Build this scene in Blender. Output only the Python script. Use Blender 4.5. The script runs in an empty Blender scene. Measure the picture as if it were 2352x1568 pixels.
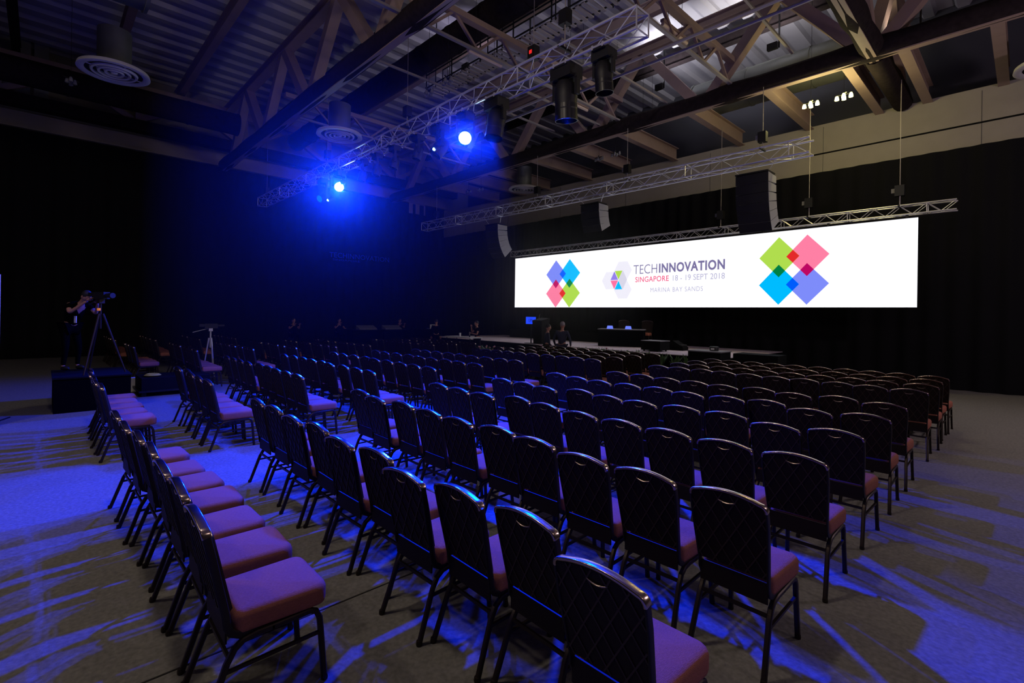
import bpy, bmesh, math, random
from mathutils import Vector, Matrix
rnd = random.Random(7)
PI = math.pi
scene = bpy.context.scene
C = scene.collection

# ------------------------------------------------------------------ camera
cam_d = bpy.data.cameras.new('camera'); cam = bpy.data.objects.new('camera', cam_d); C.objects.link(cam)
cam_d.sensor_width = 36; cam_d.lens = 1132 / 2352 * 36; cam_d.shift_y = -62.6 / 2352
cam_d.clip_start = 0.05; cam_d.clip_end = 200
YAW = math.radians(46.356)
cam.matrix_world = Matrix.Translation((0, 0, 1.939)) @ Matrix.Rotation(YAW, 4, 'Z') @ Matrix.Rotation(PI / 2, 4, 'X') @ Matrix.Rotation(math.radians(.836), 4, 'Z')
scene.camera = cam
# ------------------------------------------------------------------ world, exposure
w = bpy.data.worlds.new('world'); scene.world = w; w.use_nodes = True
w.node_tree.nodes['Background'].inputs[0].default_value = (.55, .42, .60, 1)
w.node_tree.nodes['Background'].inputs[1].default_value = .018
vs = scene.view_settings
scene.display_settings.display_device = 'sRGB'
vs.view_transform = 'Standard'; vs.look = 'None'; vs.exposure = 0.0; vs.gamma = 1.0; vs.use_curve_mapping = False

BLUE = (.0, .022, 1.0)
FZ = -.065      # level of the carpet
LIGHTS = dict(near=10500, mid=4200, left=7500, house=172)  # house: energy of the added house fill lamps

# ------------------------------------------------------------------ materials
M = {}
def mat(name, col, rough=.6, metal=0.0, emit=None, es=0, noise=None, bump=None, spec=.5):
    m = bpy.data.materials.new(name); m.use_nodes = True; nt = m.node_tree
    b = nt.nodes['Principled BSDF']
    b.inputs['Base Color'].default_value = (*col, 1); b.inputs['Roughness'].default_value = rough
    b.inputs['Metallic'].default_value = metal; b.inputs['Specular IOR Level'].default_value = spec
    if emit:
        b.inputs['Emission Color'].default_value = (*emit, 1); b.inputs['Emission Strength'].default_value = es
    if noise or bump:
        tc = nt.nodes.new('ShaderNodeTexCoord'); mp = nt.nodes.new('ShaderNodeMapping')
        nt.links.new(tc.outputs['Object'], mp.inputs[0])
        n = nt.nodes.new('ShaderNodeTexNoise'); nt.links.new(mp.outputs[0], n.inputs['Vector'])
        sc, amt, stretch = (noise or bump)[:3]
        mp.inputs['Scale'].default_value = stretch; n.inputs['Scale'].default_value = sc; n.inputs['Detail'].default_value = 4
        if noise:
            mix = nt.nodes.new('ShaderNodeMix'); mix.data_type = 'RGBA'
            mix.inputs['A'].default_value = (*[c * (1 - amt) for c in col], 1); mix.inputs['B'].default_value = (*[min(1, c * (1 + amt)) for c in col], 1)
            nt.links.new(n.outputs['Fac'], mix.inputs['Factor']); nt.links.new(mix.outputs['Result'], b.inputs['Base Color'])
        if bump:
            bp = nt.nodes.new('ShaderNodeBump'); bp.inputs['Strength'].default_value = bump[3]; bp.inputs['Distance'].default_value = .01
            nt.links.new(n.outputs['Fac'], bp.inputs['Height']); nt.links.new(bp.outputs[0], b.inputs['Normal'])
    M[name] = m
    return m
one = (1, 1, 1)
mat('carpet', (.200, .192, .172), .95, noise=(34, .5, one), bump=(90, 0, one, .5), spec=.1)
mat('carpet_seam', (.02, .018, .015), .95)
mat('seat_fabric', (.42, .15, .10), .85, noise=(60, .45, (9, 1.1, 9)), bump=(60, 0, (9, 1.1, 9), .6), spec=.2)
mat('back_vinyl', (.014, .0075, .006), .6, noise=(20, .2, one), spec=.22)
mat('lattice_line', (.040, .024, .019), .5, spec=.3)
mat('bronze', (.55, .42, .36), .2, metal=1.0)
mat('leg_metal', (.045, .032, .027), .42, metal=.7)
mat('frame_dark', (.016, .011, .010), .5, spec=.3)
mat('handle_metal', (.55, .42, .36), .3, metal=1.0)
mat('alu', (.80, .80, .82), .36, metal=.45)
mat('black_plastic', (.010, .010, .012), .5)
mat('black_metal', (.016, .016, .018), .4, metal=.3)
mat('drape_black', (.0065, .0065, .0085), .9, spec=.15)
mat('wall_paint', (.34, .31, .27), .9, noise=(3, .08, one), spec=.1)
mat('soffit_paint', (.36, .30, .24), .9, noise=(2, .1, one), spec=.1)
mat('panel_grey', (.34, .36, .38), .8, noise=(5, .15, (1, 1, 1)))
mat('deck_metal', (.45, .44, .48), .6, noise=(1.5, .12, one))
mat('deck_dark', (.06, .06, .075), .7)
mat('steel_paint', (.33, .235, .20), .6, noise=(4, .12, one))
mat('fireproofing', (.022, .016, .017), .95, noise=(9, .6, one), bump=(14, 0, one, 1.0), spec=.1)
mat('duct_metal', (.16, .17, .16), .5, metal=.5, noise=(3, .25, one))
mat('foil', (.45, .42, .40), .3, metal=.9, noise=(6, .6, one), bump=(8, 0, one, 1))
mat('diffuser_white', (.62, .60, .62), .5)
mat('conduit', (.40, .36, .34), .5, metal=.4)
mat('tube_white', (.78, .62, .50), .5)
mat('stage_top', (.72, .60, .68), .8, noise=(8, .1, one))
mat('skirt', (.002, .002, .003), .95, spec=.03)
mat('case_black', (.005, .005, .006), .8, spec=.1)
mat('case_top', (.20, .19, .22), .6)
mat('speaker_side', (.34, .34, .38), .55)
mat('speaker_grille', (.012, .012, .014), .7, noise=(60, .4, one))
mat('white_board', (.75, .74, .78), .6)
mat('skin', (.42, .20, .14), .6)
mat('hair_dark', (.012, .010, .010), .7)
mat('hair_grey', (.25, .22, .24), .7)
mat('cloth_black', (.002, .002, .0022), .95, spec=.03)
mat('cloth_navy', (.020, .024, .060), .85)
mat('hood', (.012, .012, .014), .35)
mat('cloth_jeans', (.03, .03, .055), .9)
mat('leaf', (.10, .19, .07), .6, noise=(20, .4, one))
mat('petal', (.65, .32, .40), .7)
mat('pot', (.02, .02, .02), .6)
mat('yellow_tape', (.55, .45, .05), .6)
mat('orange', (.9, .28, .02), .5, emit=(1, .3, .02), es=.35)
mat('paper', (.75, .74, .74), .7)
mat('lens_blue', (0, 0, 0), .4, emit=(.55, .85, 1.0), es=60)
mat('lens_small', (0, 0, 0), .4, emit=(.25, .55, 1.0), es=8)
mat('lens_dim', (0, 0, 0), .3, emit=(.0, .10, 1.0), es=1.4)
mat('led_green', (0, 0, 0), .4, emit=(.5, 1, .8), es=2)
mat('led_red', (0, 0, 0), .4, emit=(1, .02, .08), es=2.2)
mat('bulb_lit', (0, 0, 0), .4, emit=(1.0, .95, .28), es=14)
mat('bulb_off', (.35, .35, .38), .2, metal=.6)
mat('glass_dark', (.02, .02, .03), .05)
def emi(name, col, s=1.0):
    m = bpy.data.materials.new(name); m.use_nodes = True; nt = m.node_tree
    nt.nodes.remove(nt.nodes['Principled BSDF']); e = nt.nodes.new('ShaderNodeEmission')
    e.inputs[0].default_value = (*col, 1); e.inputs[1].default_value = s
    nt.links.new(e.outputs[0], nt.nodes['Material Output'].inputs[0]); M[name] = m
def lin(r, g, b):
    return tuple(((v / 255) / 12.92 if v <= 10 else ((v / 255 + .055) / 1.055) ** 2.4) for v in (r, g, b))
emi('led_white', lin(251, 250, 255), 1.12)
for n, c in dict(periwinkle=(126, 140, 250), cyan=(0, 188, 255), pink=(255, 128, 165), lime=(176, 221, 78), blue=(0, 92, 252), magenta=(190, 8, 98), green=(0, 128, 68),
                 red=(228, 42, 42), violet=(148, 128, 236), pinktri=(255, 112, 162), palegrey=(218, 216, 234), halo=(242, 240, 252), ink=(122, 114, 160), rose=(245, 96, 138),
                 faint=(176, 174, 208), mon=(30, 70, 250), monink=(16, 30, 150), nameplate=(110, 130, 250)).items():
    emi('led_' + n, lin(*c))

# ------------------------------------------------------------------ mesh builder
class MB:
    def __init__(s): s.v = []; s.f = []; s.mi = []
    def add(s, vs, fs, m=0):
        o = len(s.v); s.v += [tuple(v) for v in vs]; s.f += [tuple(i + o for i in f) for f in fs]; s.mi += [m] * len(fs); return s
    def box(s, a, b, m=0):
        (x0, y0, z0), (x1, y1, z1) = a, b
        x0, x1 = sorted((x0, x1)); y0, y1 = sorted((y0, y1)); z0, z1 = sorted((z0, z1))
        return s.add([(x0, y0, z0), (x1, y0, z0), (x1, y1, z0), (x0, y1, z0), (x0, y0, z1), (x1, y0, z1), (x1, y1, z1), (x0, y1, z1)],
                     [(0, 3, 2, 1), (4, 5, 6, 7), (0, 1, 5, 4), (1, 2, 6, 5), (2, 3, 7, 6), (3, 0, 4, 7)], m)
    def bar(s, a, b, w, h, up=(0, 0, 1), m=0):
        a, b = Vector(a), Vector(b); d = (b - a).normalized(); u = Vector(up)
        r = d.cross(u)
        if r.length < 1e-4: r = d.cross(Vector((1, 0, 0)))
        r.normalize(); u = r.cross(d)
        vs = [p + r * (sx * w / 2) + u * (sy * h / 2) for p in (a, b) for sx, sy in ((-1, -1), (1, -1), (1, 1), (-1, 1))]
        return s.add(vs, [(0, 3, 2, 1), (4, 5, 6, 7), (0, 1, 5, 4), (1, 2, 6, 5), (2, 3, 7, 6), (3, 0, 4, 7)], m)
    def tube(s, pts, r, n=8, m=0, cap=True):
        pts = [Vector(p) for p in pts]; rr = r if isinstance(r, (list, tuple)) else [r] * len(pts)
        t0 = (pts[1] - pts[0]).normalized(); ref = Vector((0, 0, 1)) if abs(t0.z) < .9 else Vector((1, 0, 0))
        rings = []; nrm = t0.cross(ref).normalized()
        for i, p in enumerate(pts):
            t = (pts[min(i + 1, len(pts) - 1)] - pts[max(i - 1, 0)]).normalized()
            nrm = (nrm - t * nrm.dot(t)).normalized(); bi = t.cross(nrm)
            rings.append([p + (nrm * math.cos(2 * PI * k / n) + bi * math.sin(2 * PI * k / n)) * rr[i] for k in range(n)])
        vs = [v for q in rings for v in q]; fs = []
        for i in range(len(pts) - 1):
            for k in range(n):
                fs.append((i * n + k, i * n + (k + 1) % n, (i + 1) * n + (k + 1) % n, (i + 1) * n + k))
        if cap: fs += [tuple(range(n - 1, -1, -1)), tuple(range((len(pts) - 1) * n, len(pts) * n))]
        return s.add(vs, fs, m)
    def sweep(s, pts, w, h, side, m=0):      # rectangular tube: w along `side`, h across it
        pts = [Vector(p) for p in pts]; side = Vector(side).normalized(); vs = []; n = len(pts)
        for i, p in enumerate(pts):
            t = (pts[min(i + 1, n - 1)] - pts[max(i - 1, 0)]).normalized()
            sd = (side - t * side.dot(t)).normalized(); o = t.cross(sd)
            vs += [p + sd * (a * w / 2) + o * (b * h / 2) for a, b in ((-1, -.6), (-.6, -1), (.6, -1), (1, -.6), (1, .6), (.6, 1), (-.6, 1), (-1, .6))]
        fs = [(i * 8 + k, i * 8 + (k + 1) % 8, (i + 1) * 8 + (k + 1) % 8, (i + 1) * 8 + k) for i in range(n - 1) for k in range(8)]
        fs += [tuple(range(7, -1, -1)), tuple(range((n - 1) * 8, n * 8))]
        return s.add(vs, fs, m)
    def lathe(s, prof, n=24, m=0, c=(0, 0, 0), cap=False):
        vs = [(c[0] + r * math.cos(2 * PI * k / n), c[1] + r * math.sin(2 * PI * k / n), c[2] + z) for r, z in prof for k in range(n)]
        fs = [(i * n + k, i * n + (k + 1) % n, (i + 1) * n + (k + 1) % n, (i + 1) * n + k) for i in range(len(prof) - 1) for k in range(n)]
        if cap: fs += [tuple(range(n - 1, -1, -1)), tuple(range((len(prof) - 1) * n, len(prof) * n))]
        return s.add(vs, fs, m)
    def ell(s, c, r, n=12, k=8, m=0, rot=None):
        vs = []; fs = []; R = rot or Matrix.Identity(3); c = Vector(c)
        for i in range(k + 1):
            th = PI * i / k
            for j in range(n):
                ph = 2 * PI * j / n
                vs.append(c + R @ Vector((r[0] * math.sin(th) * math.cos(ph), r[1] * math.sin(th) * math.sin(ph), r[2] * math.cos(th))))
        for i in range(k):
            for j in range(n): fs.append((i * n + j, (i + 1) * n + j, (i + 1) * n + (j + 1) % n, i * n + (j + 1) % n))
        return s.add(vs, fs, m)
    def prism(s, poly, y0, y1, m=0):           # polygon in xz extruded along y
        n = len(poly)
        vs = [(x, y0, z) for x, z in poly] + [(x, y1, z) for x, z in poly]
        return s.add(vs, [tuple(range(n)), tuple(range(2 * n - 1, n - 1, -1))] + [(i, i + n, (i + 1) % n + n, (i + 1) % n) for i in range(n)], m)
    def build(s, name, mats, parent=None, smooth=False, loc=None):
        me = bpy.data.meshes.new(name); me.from_pydata(s.v, [], s.f)
        if not isinstance(mats, (list, tuple)): mats = [mats]
        for q in mats: me.materials.append(M[q])
        me.polygons.foreach_set('material_index', s.mi)
        bm = bmesh.new(); bm.from_mesh(me); bmesh.ops.recalc_face_normals(bm, faces=bm.faces); bm.to_mesh(me); bm.free()
        if smooth:
            me.polygons.foreach_set('use_smooth', [True] * len(me.polygons)); me.set_sharp_from_angle(angle=math.radians(smooth if smooth is not True else 40))
        me.update()
        o = bpy.data.objects.new(name, me); C.objects.link(o)
        if parent: o.parent = parent
        if loc: o.location = loc
        return o
def tag(o, label=None, cat=None, group=None, kind=None):
    if label: o['label'] = label
    if cat: o['category'] = cat
    if group: o['group'] = group
    if kind: o['kind'] = kind
    return o
def empty(name, loc, label, cat, rz=0, group=None):
    o = bpy.data.objects.new(name, None); C.objects.link(o); o.location = loc; o.rotation_euler = (0, 0, rz)
    return tag(o, label, cat, group)
def struct(name, mb, m, label=None, cat=None, **k):
    return tag(mb.build(name, m, **k), label or name.replace('_', ' '), cat or name.split('_')[0], kind='structure')
def copy_tree(o, parent=None):
    c = o.copy(); C.objects.link(c)
    if parent: c.parent = parent
    for ch in list(o.children): copy_tree(ch, c)
    return c

# ------------------------------------------------------------------ floor, walls, ceiling
struct('floor', MB().box((-30, -9, -.2), (9, 22, FZ)), 'carpet', 'grey brown hall carpet', 'floor')
struct('trim_1', MB().box((-3.262, -9, FZ + .0005), (-3.25, 22, FZ + .003)), 'carpet_seam', 'dark seam between two carpet lengths', 'trim')
b = MB().box((-27.6, -9, 0), (-27.3, 22, 12.4)); struct('wall_left', b, 'wall_paint', 'plain painted side wall above the drapes', 'wall')
b = MB().box((-27.3, 19.6, 0), (9, 19.9, 8.62)); b.box((-27.3, 21.6, 8.0), (9, 21.8, 12.4), 1); b.box((-27.3, 19.6, 8.62), (9, 21.6, 8.7))
for i in range(9): b.box((-25 + i * 4, 19.59, 6.5), (-24.99 + i * 4, 19.6, 8.6), 1)
struct('wall_back', b, ['wall_paint', 'deck_dark'], 'painted wall band above the drape behind the screen', 'wall')
b = MB().box((-27.3, 19.56, 7.66), (9, 19.6, 7.70)); struct('trim_2', b, 'case_black', 'dark conduit line running along the back wall', 'trim')
b = MB().box((-27.3, -9, 8.95), (-26.95, 19.6, 9.5)); b.box((-27.3, -9, 8.86), (-26.85, 19.6, 8.93)); struct('trim_3', b, 'soffit_paint', 'pale bulkhead above the left drape', 'trim')
b = MB().box((-28.0, 16.6, 8.2), (-26.9, 17.8, 12)); struct('trim_4', b, 'soffit_paint', 'pale boxed column at the far left corner', 'trim')
# corrugated roof deck
b = MB(); x = -28.0
while x < 9:
    b.add([(x, -9, 12.3), (x + .42, -9, 12.3), (x + .42, 22, 12.3), (x, 22, 12.3)], [(0, 1, 2, 3)])
    b.add([(x + .42, -9, 12.3), (x + .5, -9, 12.16), (x + .5, 22, 12.16), (x + .42, 22, 12.3)], [(0, 1, 2, 3)])
    b.add([(x + .5, -9, 12.16), (x + .78, -9, 12.16), (x + .78, 22, 12.16), (x + .5, 22, 12.16)], [(0, 1, 2, 3)])
    b.add([(x + .78, -9, 12.16), (x + .86, -9, 12.3), (x + .86, 22, 12.3), (x + .78, 22, 12.16)], [(0, 1, 2, 3)])
    x += .86
struct('ceiling', b, 'deck_metal', 'corrugated metal roof deck high over the hall', 'ceiling')

# drapes
def drape(name, p0, p1, z1, amp, lab, nrm):
    p0, p1 = Vector((*p0, 0)), Vector((*p1, 0)); L = (p1 - p0).length; n = int(L / .09); nrm = Vector((*nrm, 0)); r = random.Random(3); ph = 0
    mb = MB(); rows = []; us = []
    for i in range(n + 1):
        ph += .75 + r.random() * .5; us.append(amp * (math.sin(ph) + .5 * math.sin(ph * .37)))
    for z, k in ((FZ + .01, 1), (z1 * .5, .8), (z1, .45)):
        rows.append([p0.lerp(p1, i / n) + nrm * us[i] * k + Vector((0, 0, z)) for i in range(n + 1)])
    vs = [v for q in rows for v in q]; m = n + 1
    mb.add(vs, [(j * m + i, j * m + i + 1, (j + 1) * m + i + 1, (j + 1) * m + i) for j in range(2) for i in range(n)])
    o = mb.build(name, 'drape_black', smooth=80); tag(o, lab, 'curtain')
    return o
drape('drape', (-26.9, -8.5), (-26.9, 19.25), 8.8, .06, 'tall black pleated drape covering the long left wall', (1, 0))
drape('drape', (-26.95, 19.15), (8.5, 19.15), 6.93, .06, 'lower black drape hung behind the wide screen and stage', (0, -1))

# ------------------------------------------------------------------ roof steel
def ibeam(p0, p1, h, wd, name, lab, m='steel_paint', cat='beam', group=None, t=.03):
    p0, p1 = Vector(p0), Vector(p1); mb = MB()
    mb.bar(p0, p1, t, h); mb.bar(p0 + Vector((0, 0, h / 2)), p1 + Vector((0, 0, h / 2)), wd, t); mb.bar(p0 - Vector((0, 0, h / 2)), p1 - Vector((0, 0, h / 2)), wd, t)
    o = mb.build(name, m); return tag(o, lab, cat, group)
def chord_fire(parent, a, b, r):
    a, b = Vector(a), Vector(b); n = 40; rr = [r * (1 + .07 * math.sin(i * 1.7) + .05 * math.sin(i * 3.1)) for i in range(n + 1)]
    return MB().tube([a.lerp(b, i / n) for i in range(n + 1)], rr, 12).build('bottom_chord', 'fireproofing', parent, smooth=True)
def main_truss(axis, c, lo, hi, lab, ph=-2.8, ztop=11.1):
    t = empty('roof_truss', (0, 0, 0), lab, 'roof truss', group='main steel roof trusses')
    P = (lambda s, z: (s, c, z)) if axis == 'x' else (lambda s, z: (c, s, z))
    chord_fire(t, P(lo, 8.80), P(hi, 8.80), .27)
    mb = MB(); nv = (0, 0, 1)
    for dz in (0, .28): mb.bar(P(lo, ztop + dz), P(hi, ztop + dz), .34, .035)
    mb.bar(P(lo, ztop + .14), P(hi, ztop + .14), .03, .28); mb.build('top_chord', 'steel_paint', t)
    fl = MB(); fl.bar(P(lo, 8.55), P(hi, 8.55), .20, .03); fl.build('bottom_flange', 'steel_paint', t)
    s = ph
    while s > lo: s -= 4.45
    while s < hi:
        for a, bb in (((s + .25, 8.9), (s + 2.1, ztop)), ((s + 2.35, ztop), (s + 4.2, 8.9))):
            if a[0] > lo and bb[0] < hi:
                MB().bar(P(*a), P(*bb), .30, .30, up=(0, 1, 0) if axis == 'x' else (1, 0, 0)).build('diagonal', 'steel_paint', t)
        s += 4.45
    return t
main_truss('x', 6.2, -26.4, 8.5, 'heavy steel roof truss crossing over the middle of the seating')
main_truss('x', 15.2, -26.4, 8.5, 'heavy steel roof truss crossing above the front of the stage')
main_truss('y', -2.8, -8.5, 19.5, 'heavy steel roof truss running towards the stage over the right seats', ph=-2.9)
t = empty('roof_truss', (0, 0, 0), 'steel roof truss close along the left wall above the drape', 'roof truss', group='main steel roof trusses')
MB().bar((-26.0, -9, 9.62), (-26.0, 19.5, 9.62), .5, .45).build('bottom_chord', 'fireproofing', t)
MB().bar((-26.0, -9, 11.15), (-26.0, 19.5, 11.15), .4, .35).build('top_chord', 'steel_paint', t)
yy = -5.4
for i in range(6):
    MB().bar((-26, yy, 9.85), (-26, yy + 1.95, 10.95), .22, .22, up=(1, 0, 0)).build('diagonal', 'steel_paint', t)
    MB().bar((-26, yy + 3.95, 9.85), (-26, yy + 2.1, 10.95), .22, .22, up=(1, 0, 0)).build('diagonal', 'steel_paint', t)
    MB().bar((-26, yy + 4.15, 9.85), (-26, yy + 4.15, 11), .2, .2, up=(1, 0, 0)).build('post', 'steel_paint', t); yy += 4.1
# short purlins from the stage truss to the back wall
for i, X in enumerate((-.55, -2.2, -3.4, -5.4, -7.75, -10.5, -12.8, -15.0, -17.75, -19.6, -21.8)):
    ibeam((X, 15.35, 8.86), (X, 19.6, 8.86), .5, .24, 'purlin', '%s short roof purlin between the stage truss and the back wall, counted from the right' % ('first second third fourth fifth sixth seventh eighth ninth tenth eleventh'.split()[i]), group='short purlins above the stage')
MB()
o = MB().tube([(-2.8, 15.4, 8.75), (-2.8, 19.5, 8.75)], .26, 12).build('insulated_pipe', 'fireproofing', smooth=True); tag(o, 'thick dark lagged pipe between two purlins over the stage', 'pipe')
# high cross beams below the deck
for i, (Y, z) in enumerate(((-3.5, 11.7), (-.8, 11.7), (2.0, 11.7), (4.4, 11.7), (8.6, 11.7), (11.2, 11.7), (13.9, 11.7), (17.3, 11.7))):
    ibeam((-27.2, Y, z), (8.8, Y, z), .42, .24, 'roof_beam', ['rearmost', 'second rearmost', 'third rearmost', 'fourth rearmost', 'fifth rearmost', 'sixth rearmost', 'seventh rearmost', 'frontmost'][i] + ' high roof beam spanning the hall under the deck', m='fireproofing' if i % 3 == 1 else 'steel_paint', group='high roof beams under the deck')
# joist girders towards the stage with K webs
def joist(X, y0, y1, z0, z1, lab, step=1.6):
    t = empty('joist_girder', (X, y0, z0), lab, 'joist girder', group='open web joists')
    MB().bar((0, 0, 0), (0, y1 - y0, 0), .10, .06).build('lower_rail', 'conduit', t)
    MB().bar((0, 0, z1 - z0), (0, y1 - y0, z1 - z0), .20, .16).build('upper_rail', 'steel_paint', t)
    y = .2
    while y + step < y1 - y0:
        mb = MB().bar((0, y, 0), (0, y + step / 2, z1 - z0), .07, .07).bar((0, y + step / 2, z1 - z0), (0, y + step, 0), .07, .07); mb.build('web', 'steel_paint', t); y += step
joist(-10.3, 3.4, 15.1, 9.0, 9.72, 'open web joist crossing behind the lighting truss near mid hall')
joist(-6.3, 8.2, 15.1, 9.0, 9.72, 'open web joist nearer the screen end of the lighting truss')
joist(-19.0, 6.4, 15.1, 9.2, 9.9, 'open web joist far left behind the blue lamp')
for i, (X, y0, y1, z) in enumerate(((-11.14, 11, 15, 9.05), (-8.4, 9.6, 15, 9.05), (-4.6, 8.4, 15, 9.3), (-13.4, 6.3, 15, 9.4))):
    o = MB().bar((X, y0, z), (X, y1, z), .06, .06).build('conduit', 'conduit')
    tag(o, ['thin steel conduit left of the two pendant lamps', 'thin steel conduit behind the big moving heads', 'thin steel conduit beside the right hand roof truss', 'thin steel conduit above the far blue lamp'][i], 'conduit', 'conduits under the roof')
# long twin pipe rail parallel to the lighting truss
for i, (y, z) in enumerate(((10.1, 8.0), (10.5, 8.0))):
    o = MB().tube([(-15, y, z), (2, y, z)], .035, 6).build('service_pipe', 'conduit'); tag(o, ['nearer', 'farther'][i] + ' of two parallel service pipes behind the lighting truss', 'pipe', 'parallel service pipes')
# catwalk above the lighting truss
t = empty('catwalk', (0, 0, 0), 'steel catwalk with railings high behind the lighting truss', 'catwalk')
mb = MB()
for k in range(60): mb.box((-15 + k * .2, 9.9, 9.9), (-14.9 + k * .2, 10.6, 9.93))
mb.build('grating', 'conduit', t)
for y in (9.9, 10.6):
    mb = MB()
    for z in (10.0, 10.45, 10.9): mb.tube([(-15, y, z), (-3, y, z)], .025, 6)
    for k in range(9): mb.tube([(-15 + 1.5 * k, y, 9.9), (-15 + 1.5 * k, y, 10.9)], .025, 6)
    mb.build('railing', 'black_metal', t)
for k in range(5):
    for y in (9.95, 10.55): MB().tube([(-14.5 + 2.8 * k, y, 9.9), (-14.5 + 2.8 * k, y, 12.2)], .02, 6).build('hanger', 'black_metal', t)
# ducts
def duct(pts, r, lab, m='duct_metal', ribs=True):
    t = empty('air_duct', pts[0], lab, 'duct'); p0 = Vector(pts[0]); q = [Vector(p) - p0 for p in pts]
    MB().tube(q, r, 24).build('duct_body', m, t, smooth=True)
    if ribs:
        L = (q[-1] - q[0]).length; n = max(1, int(L / 1.6))
        for k in range(n + 1):
            c = q[0].lerp(q[-1], k / n) ; d = (q[-1] - q[0]).normalized() * .03; MB().tube([c - d, c + d], r * 1.04, 24).build('flange_ring', m, t, smooth=True)
    return t
duct([(-12.2, -8, 8.9), (-12.2, 1.45, 8.9)], .95, 'large round grey duct ending above the camera platform')
duct([(-22.4, -8, 9.5), (-22.4, 5.7, 9.5)], .42, 'long dark round duct under the roof on the left', 'fireproofing')
duct([(-26.0, 9.35, 10.6), (9, 9.35, 10.6)], .42, 'long round duct running across the hall behind the lighting truss', 'fireproofing')
duct([(-8.6, 17.6, 9.9), (-2.9, 17.6, 9.9)], .62, 'short wide lagged duct over the stage left of the lit lamps', 'duct_metal')
duct([(-1.6, 13.3, 9.9), (8, 13.3, 9.9)], .5, 'foil wrapped duct on top of the stage truss at right', 'foil', False)

# louvred wall panels top left
t = empty('wall_louver', (-26.9, -2.4, 10.1), 'pale vertical panels high on the left wall', 'louver')
for k in range(5): MB().box((0, k * .52, 0), (.06, k * .52 + .42, 2.6)).build('louver_blade', 'panel_grey', t)
# round ceiling diffusers
def diffuser():
    t = empty('ceiling_diffuser', (0, 0, 0), '', 'air diffuser', group='round ceiling diffusers')
    MB().lathe([(.74, .10), (.76, .02), (.70, 0), (.60, .03), (.60, .05), (.72, .11)], 40).build('outer_ring', 'diffuser_white', t, smooth=True)
    for r in (.50, .36, .22): MB().lathe([(r, .05), (r - .02, .0), (r - .07, .01), (r - .05, .07), (r - .01, .07)], 32).build('inner_ring', 'diffuser_white', t, smooth=True)
    MB().lathe([(.09, .06), (.06, 0), (.001, -.01)], 20).build('center_cone', 'diffuser_white', t, smooth=True)
    MB().lathe([(.74, .10), (.36, .16), (.36, 1.1), (.30, 1.1), (.30, .16)], 28).build('neck', 'duct_metal', t, smooth=True)
    mb = MB()
    for a in range(4): mb.bar((0, 0, .04), (.7 * math.cos(a * PI / 2 + .3), .7 * math.sin(a * PI / 2 + .3), .04), .03, .015)
    mb.build('spider', 'diffuser_white', t)
    return t
dp = diffuser()
for i, (x, y, z, lab) in enumerate(((-16.4, 1.29, 8, 'large round air diffuser at upper left, nearest the camera platform'), (-16.55, 7.4, 8, 'round air diffuser just above the left blue lamp'),
        (-17.1, 17.0, 8, 'round air diffuser beyond the stage truss near the far corner'), (.42, 17.3, 8, 'round air diffuser cut by the right picture edge'))):
    o = dp if i == 0 else copy_tree(dp); o.location = (x, y, z); o['label'] = lab
# pendant lamp clusters
def pendant(lit):
    t = empty('pendant_lamp', (0, 0, 0), '', 'pendant lamp', group='pendant lamp clusters')
    MB().tube([(0, 0, .08), (0, 0, 4.31)], .008, 6).build('rod', 'black_metal', t)
    mb = MB(); mb.bar((-.26, -.16, .1), (.26, .16, .1), .05, .03).bar((-.26, .16, .1), (.26, -.16, .1), .05, .03).build('bracket', 'black_metal', t)
    for dx, dy in ((-.24, -.12), (-.08, .1), (.08, -.1), (.24, .12)):
        MB().lathe([(.04, .10), (.075, .04), (.085, -.02), (.001, -.035)], 14, c=(dx, dy, 0)).build('bulb', 'bulb_lit' if lit else 'bulb_off', t, smooth=True)
    if lit:
        l = bpy.data.lights.new('lamp_glow', 'POINT'); l.energy = 75; l.color = (1, .86, .35); l.shadow_soft_size = .25
        lo = bpy.data.objects.new('lamp_glow', l); C.objects.link(lo); lo.parent = t; lo.location = (0, 0, -.15)
    return t
pl = pendant(True); pu = pendant(False)
pls = [(-4.35, 15.8, 8, 1, 'left one of the two lit yellow pendant clusters'), (-3.56, 15.85, 8, 1, 'right one of the two lit yellow pendant clusters'),
       (-11.55, 7.7, 8, 0, 'unlit pendant cluster left above the middle blue lamp'), (-10.6, 7.65, 8, 0, 'unlit pendant cluster right above the middle blue lamp'),
       (-11.62, 15.65, 8, 0, 'unlit pendant cluster in front of purlins, left of pair above line array'), (-10.82, 15.61, 8, 0, 'unlit pendant cluster in front of purlins, right of pair above line array'),
       (-18.65, 15.54, 8, 0, 'unlit pendant cluster right of the far pair above the front truss'), (-19.43, 15.4, 8, 0, 'unlit pendant cluster left of the far pair above the front truss'), (-17.88, .5, 8, 0, 'unlit pendant cluster beside the big left diffuser')]
u1 = u0 = False
for x, y, z, lit, lab in pls:
    if lit: o = pl if not u1 else copy_tree(pl); u1 = True
    else: o = pu if not u0 else copy_tree(pu); u0 = True
    o.location = (x, y, z); o['label'] = lab; o.rotation_euler.z = -.5; o.scale = (.62, .62, 1)
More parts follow.
